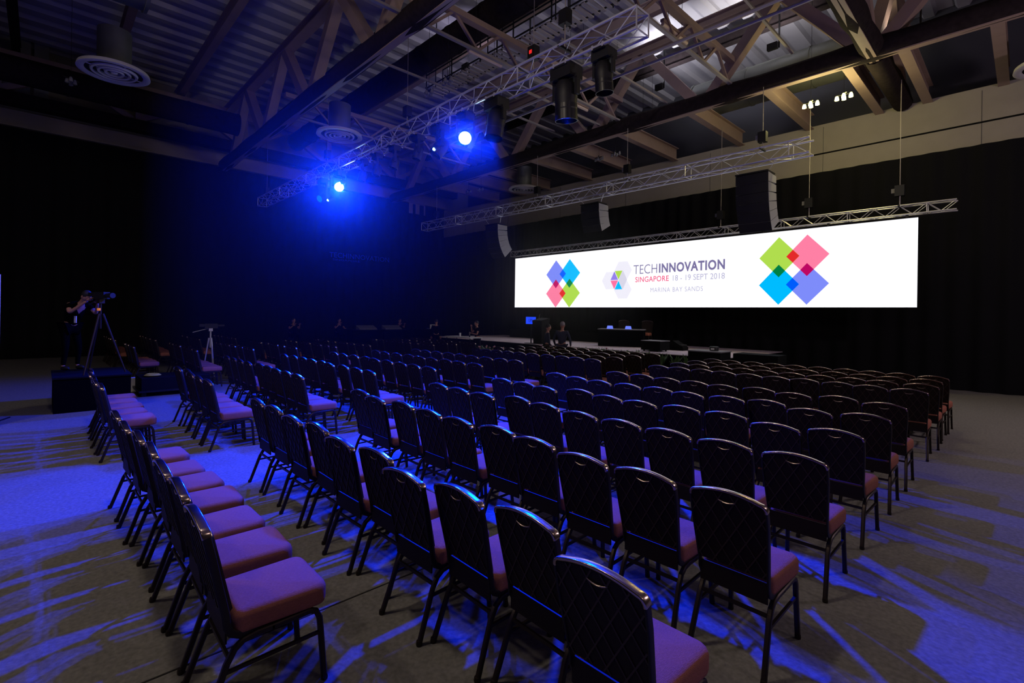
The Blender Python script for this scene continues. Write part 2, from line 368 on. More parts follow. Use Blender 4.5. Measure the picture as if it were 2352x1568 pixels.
# fluorescent battens
def batten():
    t = empty('tube_batten', (0, 0, 0), '', 'light fitting', group='switched off tube battens')
    MB().box((-.05, -.65, .05), (.05, .65, .12)).build('housing', 'steel_paint', t)
    MB().tube([(0, -.62, 0), (0, .62, 0)], .05, 10).build('tube', 'tube_white', t, smooth=True)
    for y in (-.35, .35): MB().tube([(0, y, .1), (0, y, 3.0)], .006, 5).build('rod', 'black_metal', t)
    return t
bp_ = batten()
for i, (x, y, z, lab) in enumerate(((-10.75, 9.05, 9.2, 'unlit tube batten nearest the lighting truss'), (-10.88, 13.3, 9.2, 'unlit tube batten below the big moving head'), (-10.85, 17.85, 9.2, 'unlit tube batten beyond the stage truss'), (-6.35, 11.7, 9.2, 'unlit tube batten behind the right end of the lighting truss'))):
    o = bp_ if i == 0 else copy_tree(bp_); o.location = (x, y, z); o['label'] = lab

# ------------------------------------------------------------------ lighting trusses
def box_truss(x0, x1, y, z, sy, sz, lab, r=.024, name='lighting_truss', step=.5):
    t = empty(name, (x0, y, z), lab, 'truss'); L = x1 - x0
    for a in (-1, 1):
        for c in (-1, 1): MB().tube([(0, a * sy / 2, c * sz / 2), (L, a * sy / 2, c * sz / 2)], r, 8).build('chord', 'alu', t, smooth=True)
    n = int(L / step); st = L / n
    faces = [((-sy / 2, -sz / 2), (-sy / 2, sz / 2)), ((sy / 2, -sz / 2), (sy / 2, sz / 2)), ((-sy / 2, -sz / 2), (sy / 2, -sz / 2)), ((-sy / 2, sz / 2), (sy / 2, sz / 2))]
    for fi, (p, q) in enumerate(faces):
        mb = MB()
        for k in range(n):
            a, c = (p, q) if k % 2 else (q, p)
            mb.tube([(k * st, *a), ((k + 1) * st, *c)], r * .42, 5)
        for k in range(0, n + 1, 6): mb.tube([(k * st, *p), (k * st, *q)], r * .6, 5)
        mb.build('lacing', 'alu', t)
    return t
box_truss(-26.3, -4.9, 7.85, 7.3, .40, .40, 'long silver box truss carrying the moving lights across mid hall', r=.026)
box_truss(-22.7, -4.1, 15.0, 6.6, .40, .40, 'silver box truss above the stage carrying the speaker arrays', r=.026)
box_truss(-18.3, -1.33, 17.45, 5.0, .28, .26, 'thin silver truss along the top of the wide screen', r=.02, name='screen_truss', step=.3)
def hoist(x, y, z, ztop, lab, led=False):
    t = empty('chain_hoist', (x, y, z), lab, 'chain hoist', group='chain hoists on trusses')
    MB().box((-.11, -.09, 0), (.11, .09, .30)).build('motor_body', 'black_metal', t)
    MB().box((-.19, -.05, .10), (-.11, .05, .22)).build('chain_bag', 'case_top', t)
    MB().tube([(0, 0, .3), (0, 0, ztop - z)], .010, 6).build('chain', 'conduit', t)
    zt, hw = (5.13, .16) if y > 17 else ((6.8, .22) if y > 14 else (7.5, .22))
    MB().tube([(0, 0, 0), (0, 0, zt - z)], .014, 6).build('hook', 'conduit', t)
    MB().bar((0, -hw + (7.85 - y if y < 9 else 0), zt - z), (0, hw + (7.85 - y if y < 9 else 0), zt - z), .05, .05).build('spreader_bar', 'black_metal', t)
    if led: MB().box((-.05, -.1, .12), (.03, -.09, .2)).build('led_readout', 'led_red', t)
    return t
hoist(-2.54, 17.45, 5.42, 8.7, 'chain hoist on the long wire at the right end of the screen truss')
hoist(-4.81, 17.45, 5.42, 8.7, 'chain hoist right of the big line array on the screen truss')
hoist(-7.6, 17.45, 5.42, 8.7, 'small chain hoist left of the big line array on the screen truss')
hoist(-6.75, 7.85, 8.0, 11, 'large black chain hoist above the big moving head on the lighting truss')
hoist(-8.0, 8.2, 7.85, 12.2, 'dark hoist with a red readout above the lighting truss', True)
hoist(-12.9, 7.85, 7.8, 10.9, 'chain hoist between the two blue lamps on the lighting truss')
hoist(-18.6, 7.85, 7.8, 10.9, 'chain hoist left of the far blue lamp on the lighting truss')
hoist(-25.6, 7.85, 7.6, 10.9, 'chain hoist at the far left end of the lighting truss')
hoist(-5.35, 15.0, 7.0, 8.6, 'chain hoist above the big line array on the stage truss')
hoist(-9.9, 15.0, 7.0, 8.6, 'chain hoist above the middle line array on the stage truss')
hoist(-14.3, 15.0, 7.0, 8.6, 'chain hoist between the two left line arrays on the stage truss')
hoist(-21.6, 15.0, 7.0, 8.6, 'chain hoist at the far left end of the stage truss')

# ------------------------------------------------------------------ moving heads
def blue_spot(parent, loc, target, power, size_deg, blend=.35, soft=.09, name='beam'):
    l = bpy.data.lights.new(name, 'SPOT'); l.energy = power; l.color = BLUE; l.spot_size = math.radians(size_deg); l.spot_blend = blend; l.shadow_soft_size = soft
    o = bpy.data.objects.new(name, l); C.objects.link(o); o.parent = parent; o.location = loc
    d = Vector(target) - Vector(loc) - parent.location; o.rotation_euler = d.to_track_quat('-Z', 'Y').to_euler()
    return o
def moving_head(x, z, aim, lab, lens='lens_dim', s=1.0, power=0, cone=70, rad=.125, y=7.85, soft=.09, forward=.3, look=None):
    t = empty('moving_head', (x, y, z), lab, 'stage light', group='moving heads under the truss')
    top = 7.08 - z
    MB().box((-.2 * s, -.15 * s, top - .20 * s), (.2 * s, .15 * s, top)).build('base', 'black_plastic', t)
    for cx in (-.12, .12):
        for cy in (-.2, .2): MB().box((cx * s - .02, cy - .025, top - .03), (cx * s + .02, cy + .025, top + .06)).build('clamp', 'alu', t)
    MB().box((-.14 * s, -.22, top - .05), (.14 * s, .22, top - .01)).build('mounting_plate', 'black_metal', t)
    d = (Vector(aim) - Vector((x, y, z))).normalized(); q = d.to_track_quat('-Z', 'Y'); R = q.to_matrix()
    side = Vector((-d.y, d.x, 0)).normalized() if abs(d.z) < .98 else Vector((1, 0, 0))
    mb = MB()
    for k in (-1, 1): mb.bar(side * (k * .22 * s), side * (k * .22 * s) + Vector((0, 0, top - .2 * s)), .08 * s, .05 * s, up=side)
    mb.bar(side * (-.24 * s) + Vector((0, 0, top - .19 * s)), side * (.24 * s) + Vector((0, 0, top - .19 * s)), .10 * s, .06 * s); mb.build('yoke', 'black_plastic', t)
    hb = MB().lathe([(.001, .26), (.12, .25), (.17, .16), (.18, 0), (.165, -.10), (.175, -.18), (.16, -.21), (.15, -.185)], 24)
    hb.v = [tuple(R @ (Vector(v) * s)) for v in hb.v]; hobj = hb.build('head', 'black_plastic', t, smooth=True)
    lb = MB().lathe([(rad / s, -.19), (rad * .7 / s, -.2), (.001, -.205)], 24); lb.v = [tuple(R @ (Vector(v) * s)) for v in lb.v]; lb.build('lens', lens, hobj, smooth=True)
    if look:
        hh = MB().lathe([(.172, -.10), (.176, -.34), (.166, -.34), (.16, -.15)], 24); hh.v = [tuple(R @ (Vector(v) * s)) for v in hh.v]; hh.build('hood', 'hood', hobj, smooth=True)
    if power: blue_spot(t, tuple(d * (.40 if look else forward) * s), look or aim, power, cone, soft=soft)
    return t
moving_head(-17.49, 6.53, (-3.5, .2, .8), 'far left moving head shining bright blue at the camera', 'lens_blue', power=LIGHTS['left'], cone=74, rad=.15)
moving_head(-10.07, 6.49, (-1.6, .6, .6), 'middle moving head shining bright blue at the camera', 'lens_blue', power=LIGHTS['mid'], cone=80, rad=.15)
moving_head(-6.7, 6.45, (-7.0, 8.6, 0), 'largest moving head, hanging black under the truss and aimed down', 'lens_dim', s=1.35, power=LIGHTS['near'], cone=80, rad=.15, soft=.15, look=(-4.6, .6, 0))
moving_head(-5.75, 6.6, (-5.6, 8.4, 0), 'black moving head with a round lens hood right of the largest one', 'glass_dark', s=1.0, look=(-4, 6, 0))
moving_head(-8.88, 6.55, (-8.7, 6.6, 0), 'black moving head edged in blue right of the middle bright lamp', 'lens_dim', s=1.25, power=LIGHTS['near'] * .6, cone=95, soft=.1, look=(-9.6, 4.2, 0))
moving_head(-11.2, 6.45, (-12.4, 4.2, 1), 'dark moving head with a small glint left of the middle bright lamp', 'glass_dark', s=1.1)
for i, X in enumerate((-12.3, -13.6, -14.7, -15.7)):
    moving_head(X, 6.55, (X - .6, 6.4, 0), ['first', 'second', 'third', 'fourth'][i] + ' small dark moving head left of the middle blue lamp', 'glass_dark', s=.8)
moving_head(-19.0, 6.35, (-17.0, 3.0, 4.0), 'far moving head showing an oval blue lens low left', 'lens_dim', s=.9)
def small_spot(x, z, lab):
    t = empty('small_spotlight', (x, 7.6, z), lab, 'stage light', group='small bright spotlights')
    MB().tube([(0, .18, .1), (0, 0, 0)], [.06, .075], 14).build('can', 'black_plastic', t, smooth=True)
    d = Vector((-x, -7.6, 0)).normalized() * .03
    MB().tube([d * .2, d], [.045, .04], 14).build('lens', 'lens_small', t)
    MB().bar((0, .1, .1), (0, .05, 7.12 - z), .03, .01).build('bracket', 'black_metal', t)
small_spot(-11.1, 6.35, 'tiny bright spotlight left of the middle blue lamp'); small_spot(-16.9, 6.5, 'tiny bright spotlight right of the far blue lamp'); small_spot(-17.9, 6.05, 'tiny bright spotlight below the far blue lamp')

# unseen fill lamps added outside the frame to light floor and ceiling
def house_fill_lamp(x, y, z, e, lab, col=(1, .84, .68)):
    t = empty('house_fill_lamp', (x, y, z), lab, 'pendant lamp', group='added house fill lamps over the hall')
    MB().tube([(0, 0, .2), (0, 0, 12.2 - z)], .01, 6).build('fill_lamp_cord', 'black_metal', t)
    MB().lathe([(.05, .22), (.12, .2), (.20, .06), (.21, .04)], 20).build('fill_lamp_shade', 'diffuser_white', t, smooth=True)
    l = bpy.data.lights.new('fill_light', 'POINT'); l.energy = e; l.color = col; l.shadow_soft_size = .28
    o = bpy.data.objects.new('fill_light', l); C.objects.link(o); o.parent = t; o.location = (0, 0, -.25)
H = LIGHTS['house']
house_fill_lamp(-4.2, .6, 8.2, H * 1.55, 'added house fill lamp hanging above the rearmost chairs'); house_fill_lamp(2.0, -2.0, 7.6, H * .15, 'middle added house fill lamp behind the camera')
house_fill_lamp(4.5, 4.0, 7.3, H * .55, 'right added house fill lamp beside the seating', (1, .80, .78)); house_fill_lamp(4.2, 12.2, 5.6, H * 2.6, 'far right added house fill lamp beside the stage', (1, .78, .90))
house_fill_lamp(-8.0, -4.0, 8.0, H * 1.5, 'far left added house fill lamp behind the platform')

def roof_uplight(x, y, z, aim, e, ang, lab, col):  # unseen uplights added to brighten the roof deck and steel
    t = empty('roof_uplight', (x, y, z), lab, 'added uplight', group='added uplights lighting the roof')
    MB().box((-.15, -.06, 0), (.15, .06, .2)).build('housing', 'black_metal', t); MB().bar((.19, 0, 0), (.19, 0, -.2 if 'catwalk' in lab else 12.2 - z), .04, .04).build('stand', 'black_metal', t)  # housing of the added uplight
    l = bpy.data.lights.new('uplight_beam', 'SPOT'); l.energy = e; l.color = col; l.spot_size = math.radians(ang); l.spot_blend = .7; l.shadow_soft_size = .15
    o = bpy.data.objects.new('uplight_beam', l); C.objects.link(o); o.parent = t; o.location = (0, 0, .25); o.rotation_euler = (Vector(aim) - Vector((x, y, z))).to_track_quat('-Z', 'Y').to_euler()
roof_uplight(-6.2, 10.25, 10.15, (-8.5, 12.6, 12.2), 260, 130, 'added uplight near the right end of the catwalk', (.9, .86, 1))
roof_uplight(-13.2, 10.25, 10.15, (-16, 12.6, 12.2), 90, 130, 'added uplight at the left part of the catwalk', (.75, .68, 1))
roof_uplight(-9.5, 16.4, 10.3, (-8.6, 17.6, 12.3), 380, 150, 'added uplight above the front purlins facing the roof', (.92, .90, 1))
roof_uplight(-5.6, 16.4, 10.3, (-6.5, 17.6, 12.3), 320, 150, 'added uplight nearer the right truss facing the roof', (1, .95, .95))
roof_uplight(-2.2, 16.4, 9.2, (-4.2, 15.4, 11), 70, 140, 'added uplight beside the pipe above the stage', (1, .85, .7))
# ------------------------------------------------------------------ LED screen
SY = 17.38
t = empty('led_screen', (0, SY, 0), 'huge white LED screen with coloured diamonds and event lettering above the stage', 'screen')
MB().box((-18.04, 0, 2.27), (-2.1, .12, 4.78)).build('housing', 'case_black', t)
for k in range(9): MB().box((-17.6 + 1.9 * k, .02, 4.78), (-17.54 + 1.9 * k, .08, 4.90)).build('hanging_bracket', 'black_metal', t)
MB().box((-18.02, -.012, 2.29), (-2.12, -.002, 4.76)).build('display_panel', 'led_white', t)
def shape(poly, m, k, name):
    MB().prism(poly, -.013 - k * .002, -.0145 - k * .002).build(name, m, t)
def dia(cx, cz, s): return [(cx, cz + s), (cx - s * .93, cz), (cx, cz - s), (cx + s * .93, cz)]
def quad4(cx, cz, cols, big, over, ov):
    for (sx, sz), c in zip(((-1, 1), (1, 1), (-1, -1), (1, -1)), cols): shape(dia(cx + sx * .41, cz + sz * .45, .65), c, 1, 'diamond')
    for (px, pz), c in zip(((0, 1), (0, -1), (-1, 0), (1, 0)), over): shape(dia(cx + px * .41, cz + pz * .45, .205), c, 2, 'small_diamond')
quad4(-14.855, 3.385, ('led_periwinkle', 'led_cyan', 'led_pink', 'led_lime'), .65, ('led_blue', 'led_red', 'led_magenta', 'led_green'), .2)
quad4(-5.23, 3.475, ('led_lime', 'led_pink', 'led_cyan', 'led_periwinkle'), .65, ('led_red', 'led_blue', 'led_green', 'led_magenta'), .2)
def hexa(cx, cz, r): return [(cx + r * math.cos(a * PI / 3), cz + r * .98 * math.sin(a * PI / 3)) for a in range(6)]
for hx, hz in ((-12.22, 3.42), (-11.6, 3.82), (-11.6, 3.02)): shape(hexa(hx, hz, .43), 'led_halo', 1, 'pale_hexagon')
hc = (-11.81, 3.425); hp = [(hc[0] + .415 * math.cos(a * PI / 3), hc[1] + .46 * math.sin(a * PI / 3)) for a in range(6)]
def tri(a, b_, c, g=.90):
    cx = sum(p[0] for p in (a, b_, c)) / 3; cz = sum(p[1] for p in (a, b_, c)) / 3
    return [(cx + (p[0] - cx) * g, cz + (p[1] - cz) * g) for p in (a, b_, c)]
shape(tri(hc, hp[1], hp[2]), 'led_lime', 3, 'logo_triangle'); shape(tri(hc, hp[2], hp[3]), 'led_violet', 3, 'logo_triangle'); shape(tri(hc, hp[3], hp[4]), 'led_pinktri', 3, 'logo_triangle')
shape(tri(hc, hp[4], hp[5]), 'led_cyan', 3, 'logo_triangle'); shape([hc, hp[5], hp[0], hp[1]], 'led_palegrey', 2, 'logo_rhomb')
def text(s, x0, x1, z0, z1, m, off, parent, y=-.02, name='lettering', spacing=1.0, rotz=0):
    c = bpy.data.curves.new(name, 'FONT'); c.body = s; c.size = 1; c.offset = off; c.space_character = spacing; c.extrude = .0005; c.resolution_u = 4
    o = bpy.data.objects.new(name, c); C.objects.link(o); dg = bpy.context.evaluated_depsgraph_get()
    me = bpy.data.meshes.new_from_object(o.evaluated_get(dg)); bpy.data.objects.remove(o)
    xs = [v.co.x for v in me.vertices]; ys = [v.co.y for v in me.vertices]; a, b_, c0, d = min(xs), max(xs), min(ys), max(ys)
    for v in me.vertices: v.co = Vector((x0 + (v.co.x - a) / (b_ - a) * (x1 - x0), y - v.co.z, z0 + (v.co.y - c0) / (d - c0) * (z1 - z0)))
    me.materials.clear(); me.materials.append(M[m]); o = bpy.data.objects.new(name, me); C.objects.link(o); o.parent = parent
    return o
text('TECH', -11.09, -10.03, 3.63, 3.995, 'led_ink', -.010, t); text('INNOVATION', -9.95, -7.39, 3.63, 3.995, 'led_ink', .034, t, spacing=1.10)
text('SINGAPORE', -11.0, -9.53, 3.30, 3.515, 'led_rose', .012, t, spacing=1.05); text('18 - 19 SEPT 2018', -9.36, -7.39, 3.30, 3.51, 'led_faint', -.004, t)
text('MARINA BAY SANDS', -10.31, -8.18, 2.885, 3.06, 'led_faint', -.006, t, spacing=1.15)

# ------------------------------------------------------------------ stage
struct('stage_floor', MB().box((-20.5, 14.3, FZ), (-6.0, 18.9, .74)).box((-20.52, 14.28, .74), (-5.98, 18.92, .76), 1), ['skirt', 'stage_top'], 'low stage with a pale top in front of the back drape', 'stage')
def obj1(name, mb, m, lab, cat, **k): return tag(mb.build(name, m, **{q: v for q, v in k.items() if q != 'group'}), lab, cat, k.get('group'))
def rotbox(a, b, rz, c):
    mb = MB().box(a, b); R = Matrix.Rotation(rz, 3, 'Z'); mb.v = [tuple(R @ Vector(v) + Vector(c)) for v in mb.v]; return mb
# panel table with name plates and chairs
t = empty('panel_table', (-10.9, 16.3, .76), 'skirted panel table standing on the stage under the screen', 'table', rz=math.radians(24))
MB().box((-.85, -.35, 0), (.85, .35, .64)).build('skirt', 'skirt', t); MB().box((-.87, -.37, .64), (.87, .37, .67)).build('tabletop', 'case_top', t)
for i, dx in enumerate((-.42, .28)):
    R = Matrix.Rotation(math.radians(24), 3, 'Z'); p = R @ Vector((dx, -.22, 0)) + Vector((-10.9, 16.3, 1.432))
    o = empty('name_plate', p, ['left', 'right'][i] + ' name plate glowing blue on the panel table', 'name plate', rz=math.radians(24), group='name plates')
    MB().add([(-.12, -.03, 0), (.12, -.03, 0), (.10, .01, .12), (-.10, .01, .12), (-.12, .05, 0), (.12, .05, 0)], [(0, 1, 2, 3), (5, 4, 3, 2), (0, 3, 4), (1, 5, 2)]).build('card', 'led_nameplate', o)
# stage boxes
t = empty('stage_monitor', (-8.75, 15.0, .76), 'low black monitor cabinet with a grey top on the stage edge', 'monitor')
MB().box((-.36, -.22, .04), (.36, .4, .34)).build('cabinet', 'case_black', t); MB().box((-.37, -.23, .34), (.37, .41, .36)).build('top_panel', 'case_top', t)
for dx in (-.28, .28):
    for dy in (-.15, .3): MB().lathe([(.03, 0), (.03, .04)], 8, c=(dx, dy, 0), cap=True).build('caster', 'black_plastic', t)
t = empty('road_case', (-6.35, 14.3, 0), 'tall black road case at the right front corner of the stage', 'case')
t.location = (-5.95, 13.95, FZ)
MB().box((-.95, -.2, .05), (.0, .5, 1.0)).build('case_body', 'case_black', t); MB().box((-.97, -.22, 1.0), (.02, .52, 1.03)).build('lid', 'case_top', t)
MB().box((.0, .05, .45), (.02, .3, .6)).build('handle', 'handle_metal', t)
obj1('stage_step', MB().box((-5.9, 14.5, FZ), (-4.7, 15.2, .9)), 'case_black', 'lower black box beside the tall road case', 'stage box')
t = empty('floor_wedge', (-8.5, 16.2, .76), 'small wedge monitor standing on the stage right of the cabinet', 'monitor')
MB().prism([(-.28, 0), (.28, 0), (.28, .12), (-.1, .34), (-.28, .3)], -.2, .2).build('wedge_body', 'case_black', t)
MB().box((.0, -.19, .16), (.24, .19, .2)).build('grille', 'speaker_grille', t)
t = empty('round_stool', (-6.0, 14.6, 1.03), 'small round black drum stool on top of the road case', 'stool')
t.location = (-6.3, 14.15, .965)
MB().lathe([(.001, 0), (.12, 0), (.13, .1), (.12, .12), (.001, .12)], 16).build('cushion', 'black_plastic', t, smooth=True); MB().box((-.04, -.14, .03), (.06, -.13, .08)).build('tag', 'paper', t)
# lectern + confidence monitor
t = empty('lectern', (-13.6, 14.6, .76), 'dark lectern with a gooseneck microphone at the left of the stage', 'lectern')
MB().add([(-.22, -.2, 0), (.22, -.2, 0), (.22, .2, 0), (-.22, .2, 0), (-.26, -.24, .95), (.26, -.24, .95), (.26, .24, 1.05), (-.26, .24, 1.05)], [(0, 3, 2, 1), (4, 5, 6, 7), (0, 1, 5, 4), (1, 2, 6, 5), (2, 3, 7, 6), (3, 0, 4, 7)]).build('column', 'case_black', t)
MB().tube([(-.1, 0, 1.0), (-.08, -.02, 1.12), (0, -.06, 1.2)], .008, 6).build('microphone', 'conduit', t)
t = empty('confidence_monitor', (-14.08, 14.5, .76), 'small monitor glowing blue beside the lectern', 'monitor')
MB().box((-.30, 0, .77), (.30, .05, 1.10)).build('bezel', 'case_black', t); MB().box((-.28, -.004, .79), (.28, 0, 1.08)).build('display', 'led_mon', t); MB().tube([(0, .03, 0), (0, .03, .8)], .025, 8).build('stand', 'black_metal', t); MB().box((-.2, -.15, 0), (.2, .2, .02)).build('stand_base', 'black_metal', t)
text('UPS', -.12, .1, .87, 1.0, 'led_monink', .01, t, y=-.006)
# low dark riser panel at back of stage
obj1('stage_riser', MB().box((-18.6, 17.6, .76), (-12.2, 18.7, 1.2)), 'case_black', 'long low black riser at the back of the stage', 'riser')
# plants
def leafy(x, y, z, n, h, lab, seed, flowers=0):
    r = random.Random(seed); t = empty('potted_plant', (x, y, z), lab, 'plant', group='plants along the stage edge')
    mb = MB()
    for k in range(n):
        a = r.random() * 2 * PI; L = h * (.6 + .6 * r.random()); lean = .12 + .38 * r.random(); wd = .03 + .02 * r.random()
        d = Vector((math.cos(a), math.sin(a), 0)); s = Vector((-d.y, d.x, 0)); pts = [Vector((0, 0, .18)) + d * min(.26, lean * L) * t_ * t_ + Vector((0, 0, L * t_ * (1 - .25 * t_))) for t_ in (0, .35, .7, 1)]
        vs = []
        for p, ww in zip(pts, (wd * .5, wd, wd * .8, .002)): vs += [p - s * ww, p + s * ww]
        mb.add(vs, [(0, 1, 3, 2), (2, 3, 5, 4), (4, 5, 7, 6)])
    mb.build('foliage', 'leaf', t); MB().lathe([(.001, 0), (.12, 0), (.16, .2), (.14, .2), (.001, .17)], 14).build('pot', 'pot', t, smooth=True)
    for k in range(flowers):
        a = r.random() * 6.28; q = .2 * r.random(); MB().ell((q * math.cos(a), q * math.sin(a), h * (.75 + .4 * r.random())), (.035, .035, .03), 8, 5).build('flower', 'petal', t, smooth=True)
px = [(-11.2, 13.95), (-10.75, 13.9), (-10.2, 14.0), (-9.7, 13.9), (-9.2, 14.0), (-8.75, 13.9), (-8.3, 13.95), (-7.85, 13.9), (-7.4, 13.95), (-7.0, 13.9)]
ords = 'first second third fourth fifth sixth seventh eighth ninth tenth eleventh'.split()
for i, (x, y) in enumerate(px): leafy(x, y, 0, 46, .82, ords[i] + ' leafy plant from the left along the stage front', 30 + i, 4 if i < 3 else (2 if i in (5, 9) else 0))
# cocktail table with things, left of the lectern
t = empty('white_table', (-16.9, 15.35, .76 - .76), 'narrow white topped table near the left of the stage', 'table')
t.location = (-17.0, 13.3, 0)
MB().box((-.9, -.35, .96), (.9, .35, 1.0)).build('tabletop', 'white_board', t)
for dx in (-.82, .82):
    for dy in (-.28, .28): MB().tube([(dx, dy, 0), (dx, dy, .96)], .02, 6).build('leg', 'black_metal', t)
obj1('paper_cup', MB().lathe([(.04, 0), (.05, .16), (.001, .16)], 10, c=(-17.1, 13.2, 1.0)), 'paper', 'pale cup standing on the narrow white table', 'cup')
t = empty('water_bottle', (-16.5, 13.25, 1.0), 'small bottle standing on the right end of the narrow white table', 'bottle')
MB().lathe([(.03, 0), (.032, .14), (.012, .18), (.012, .2), (.001, .2)], 10).build('bottle_body', 'glass_dark', t, smooth=True); MB().lathe([(.014, .2), (.014, .22), (.001, .22)], 8).build('cap', 'paper', t)
for i in range(4): leafy(-15.9 + .45 * i, 13.3, 0, 24, .6, ords[i] + ' small flowering plant from the left below the narrow white table', 80 + i, 7)
# control desks along the left wall
for i, (y0, y1) in enumerate(((11.6, 13.3), (13.35, 15.0), (15.6, 17.4))):
    t = empty('control_table', (-24.3, (y0 + y1) / 2, 0), ['nearest', 'middle', 'farthest'][i] + ' black skirted control table along the left wall', 'table', group='skirted control tables'); h = (y1 - y0) / 2
    MB().box((-.35, -h, 0), (.35, h, 1.04)).build('skirt', 'skirt', t); MB().box((-.37, -h, 1.04), (.37, h, 1.08)).build('tabletop', 'case_black', t)
obj1('mixing_console', MB().add([(-24.5, 13.5, 1.08), (-24.05, 13.5, 1.08), (-24.05, 14.5, 1.08), (-24.5, 14.5, 1.08), (-24.5, 13.5, 1.3), (-24.1, 13.5, 1.14), (-24.1, 14.5, 1.14), (-24.5, 14.5, 1.3)], [(0, 3, 2, 1), (4, 5, 6, 7), (0, 1, 5, 4), (1, 2, 6, 5), (2, 3, 7, 6), (3, 0, 4, 7)]), 'case_top', 'sloped mixing console on the middle control table', 'mixing console')
obj1('mixing_console', MB().add([(-24.5, 12.0, 1.08), (-24.05, 12.0, 1.08), (-24.05, 13.0, 1.08), (-24.5, 13.0, 1.08), (-24.5, 12.0, 1.3), (-24.1, 12.0, 1.14), (-24.1, 13.0, 1.14), (-24.5, 13.0, 1.3)], [(0, 3, 2, 1), (4, 5, 6, 7), (0, 1, 5, 4), (1, 2, 6, 5), (2, 3, 7, 6), (3, 0, 4, 7)]), 'case_top', 'sloped mixing console on the nearest control table', 'mixing console')
obj1('laptop', MB().box((-24.45, 16.4, 1.08), (-24.1, 16.9, 1.1)).box((-24.13, 16.4, 1.1), (-24.1, 16.9, 1.34)), 'white_board', 'open pale laptop on the farthest control table', 'laptop')
# screen lettering reflected on the left drape, painted as faint blue letters
t = empty('drape_reflection', (-26.8, 0, 0), 'reflected event lettering painted faint blue across the left drape', 'reflection')
mat('reflection_blue', (.03, .10, .42), .8)
mb_o = text('TECHINNOVATION', 11.5, 15.2, 4.97, 5.25, 'reflection_blue', .004, t, y=0)
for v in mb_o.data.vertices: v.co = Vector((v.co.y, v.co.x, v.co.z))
mb_o = text('SINGAPORE', 11.7, 13.3, 4.80, 4.91, 'reflection_blue', .0, t, y=0)
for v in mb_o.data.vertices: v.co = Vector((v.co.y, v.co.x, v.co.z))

# ------------------------------------------------------------------ line arrays
def line_array2(x, z, n, s, lab, bend):
    # cabinets hang front-edge down, tilting progressively so the stack curves back under itself
    t = empty('line_array', (x, 14.75, z), lab, 'speaker array', group='hanging line arrays')
    MB().box((-.42 * s, -.05, -.04), (.42 * s, .5 * s, 0)).build('rigging_frame', 'black_metal', t)
    for k in (-1, 1): MB().tube([(.35 * s * k, .2, 0), (.6 * s * k, .05, 6.41 - z)], .008, 5).build('cable', 'alu', t)
    p = Vector((0, 0, -.05)); a = 0.0; h = .25 * s; dp = .58 * s; w = .42 * s
    for i in range(n):
        a += math.radians(bend[min(i, len(bend) - 1)])
        back = Vector((0, math.cos(a), math.sin(a))); down = Vector((0, math.sin(a), -math.cos(a)))
        q = [p, p + back * dp + down * .035 * s, p + back * dp + down * (h - .035 * s), p + down * h]
        vs = [v + Vector((-w, 0, 0)) for v in q] + [v + Vector((w, 0, 0)) for v in q]
        MB().add(vs, [(0, 1, 2, 3), (7, 6, 5, 4), (0, 4, 5, 1), (1, 5, 6, 2), (2, 6, 7, 3)]).add([vs[0], vs[3], vs[7], vs[4]], [(0, 1, 2, 3)], 1).build('speaker_cabinet', ['speaker_side', 'speaker_grille'], t)
        p = p + down * (h + .012)
line_array2(-16.9, 6.02, 6, 1.0, 'narrow six box line array at the left, curving down beside the screen', (2, 4, 7, 8, 9, 9))
line_array2(-11.35, 6.12, 4, 1.0, 'four box line array hanging in the middle of the stage truss', (2, 5, 8, 9))
line_array2(-5.55, 6.12, 6, 1.08, 'large line array hanging in front of the right part of the screen', (1, 3, 4, 6, 7, 7))

# ------------------------------------------------------------------ chairs
def lean(z): return -.205 - .105 * max(0, (z - .44)) / .49
def back_outline(n=10, hw=.2175, z0=.466, arch=.030):
    pts = [(-.200, z0)]; pts.append((-hw, z0 + .30)); zc = .905
    r = .035
    for k in range(5): a = PI - k * PI / 8; pts.append((-hw + r + r * math.cos(a), zc - r + r * math.sin(a)))
    for k in range(1, n): u = -1 + 2 * k / n; pts.append(((hw - r) * u, zc + arch * (1 - u * u)))
    for k in range(5): a = PI / 2 - k * PI / 8; pts.append((hw - r + r * math.cos(a), zc - r + r * math.sin(a)))
    pts.append((hw, z0 + .30)); pts.append((.200, z0))
    return pts
OUT = back_outline()
def clip_line(px, pz, dx, dz, poly):
    ts = []; n = len(poly)
    for i in range(n):
        (x1, z1), (x2, z2) = poly[i], poly[(i + 1) % n]; ex, ez = x2 - x1, z2 - z1; den = dx * ez - dz * ex
        if abs(den) < 1e-9: continue
        tt = ((x1 - px) * ez - (z1 - pz) * ex) / den; ss = ((x1 - px) * dz - (z1 - pz) * dx) / den
        if 0 <= ss <= 1: ts.append(tt)
    return (min(ts), max(ts)) if len(ts) >= 2 else None
def leg_tube(mb, pts, w=.029): mb.sweep(pts, w, w, (1, 0, 0))
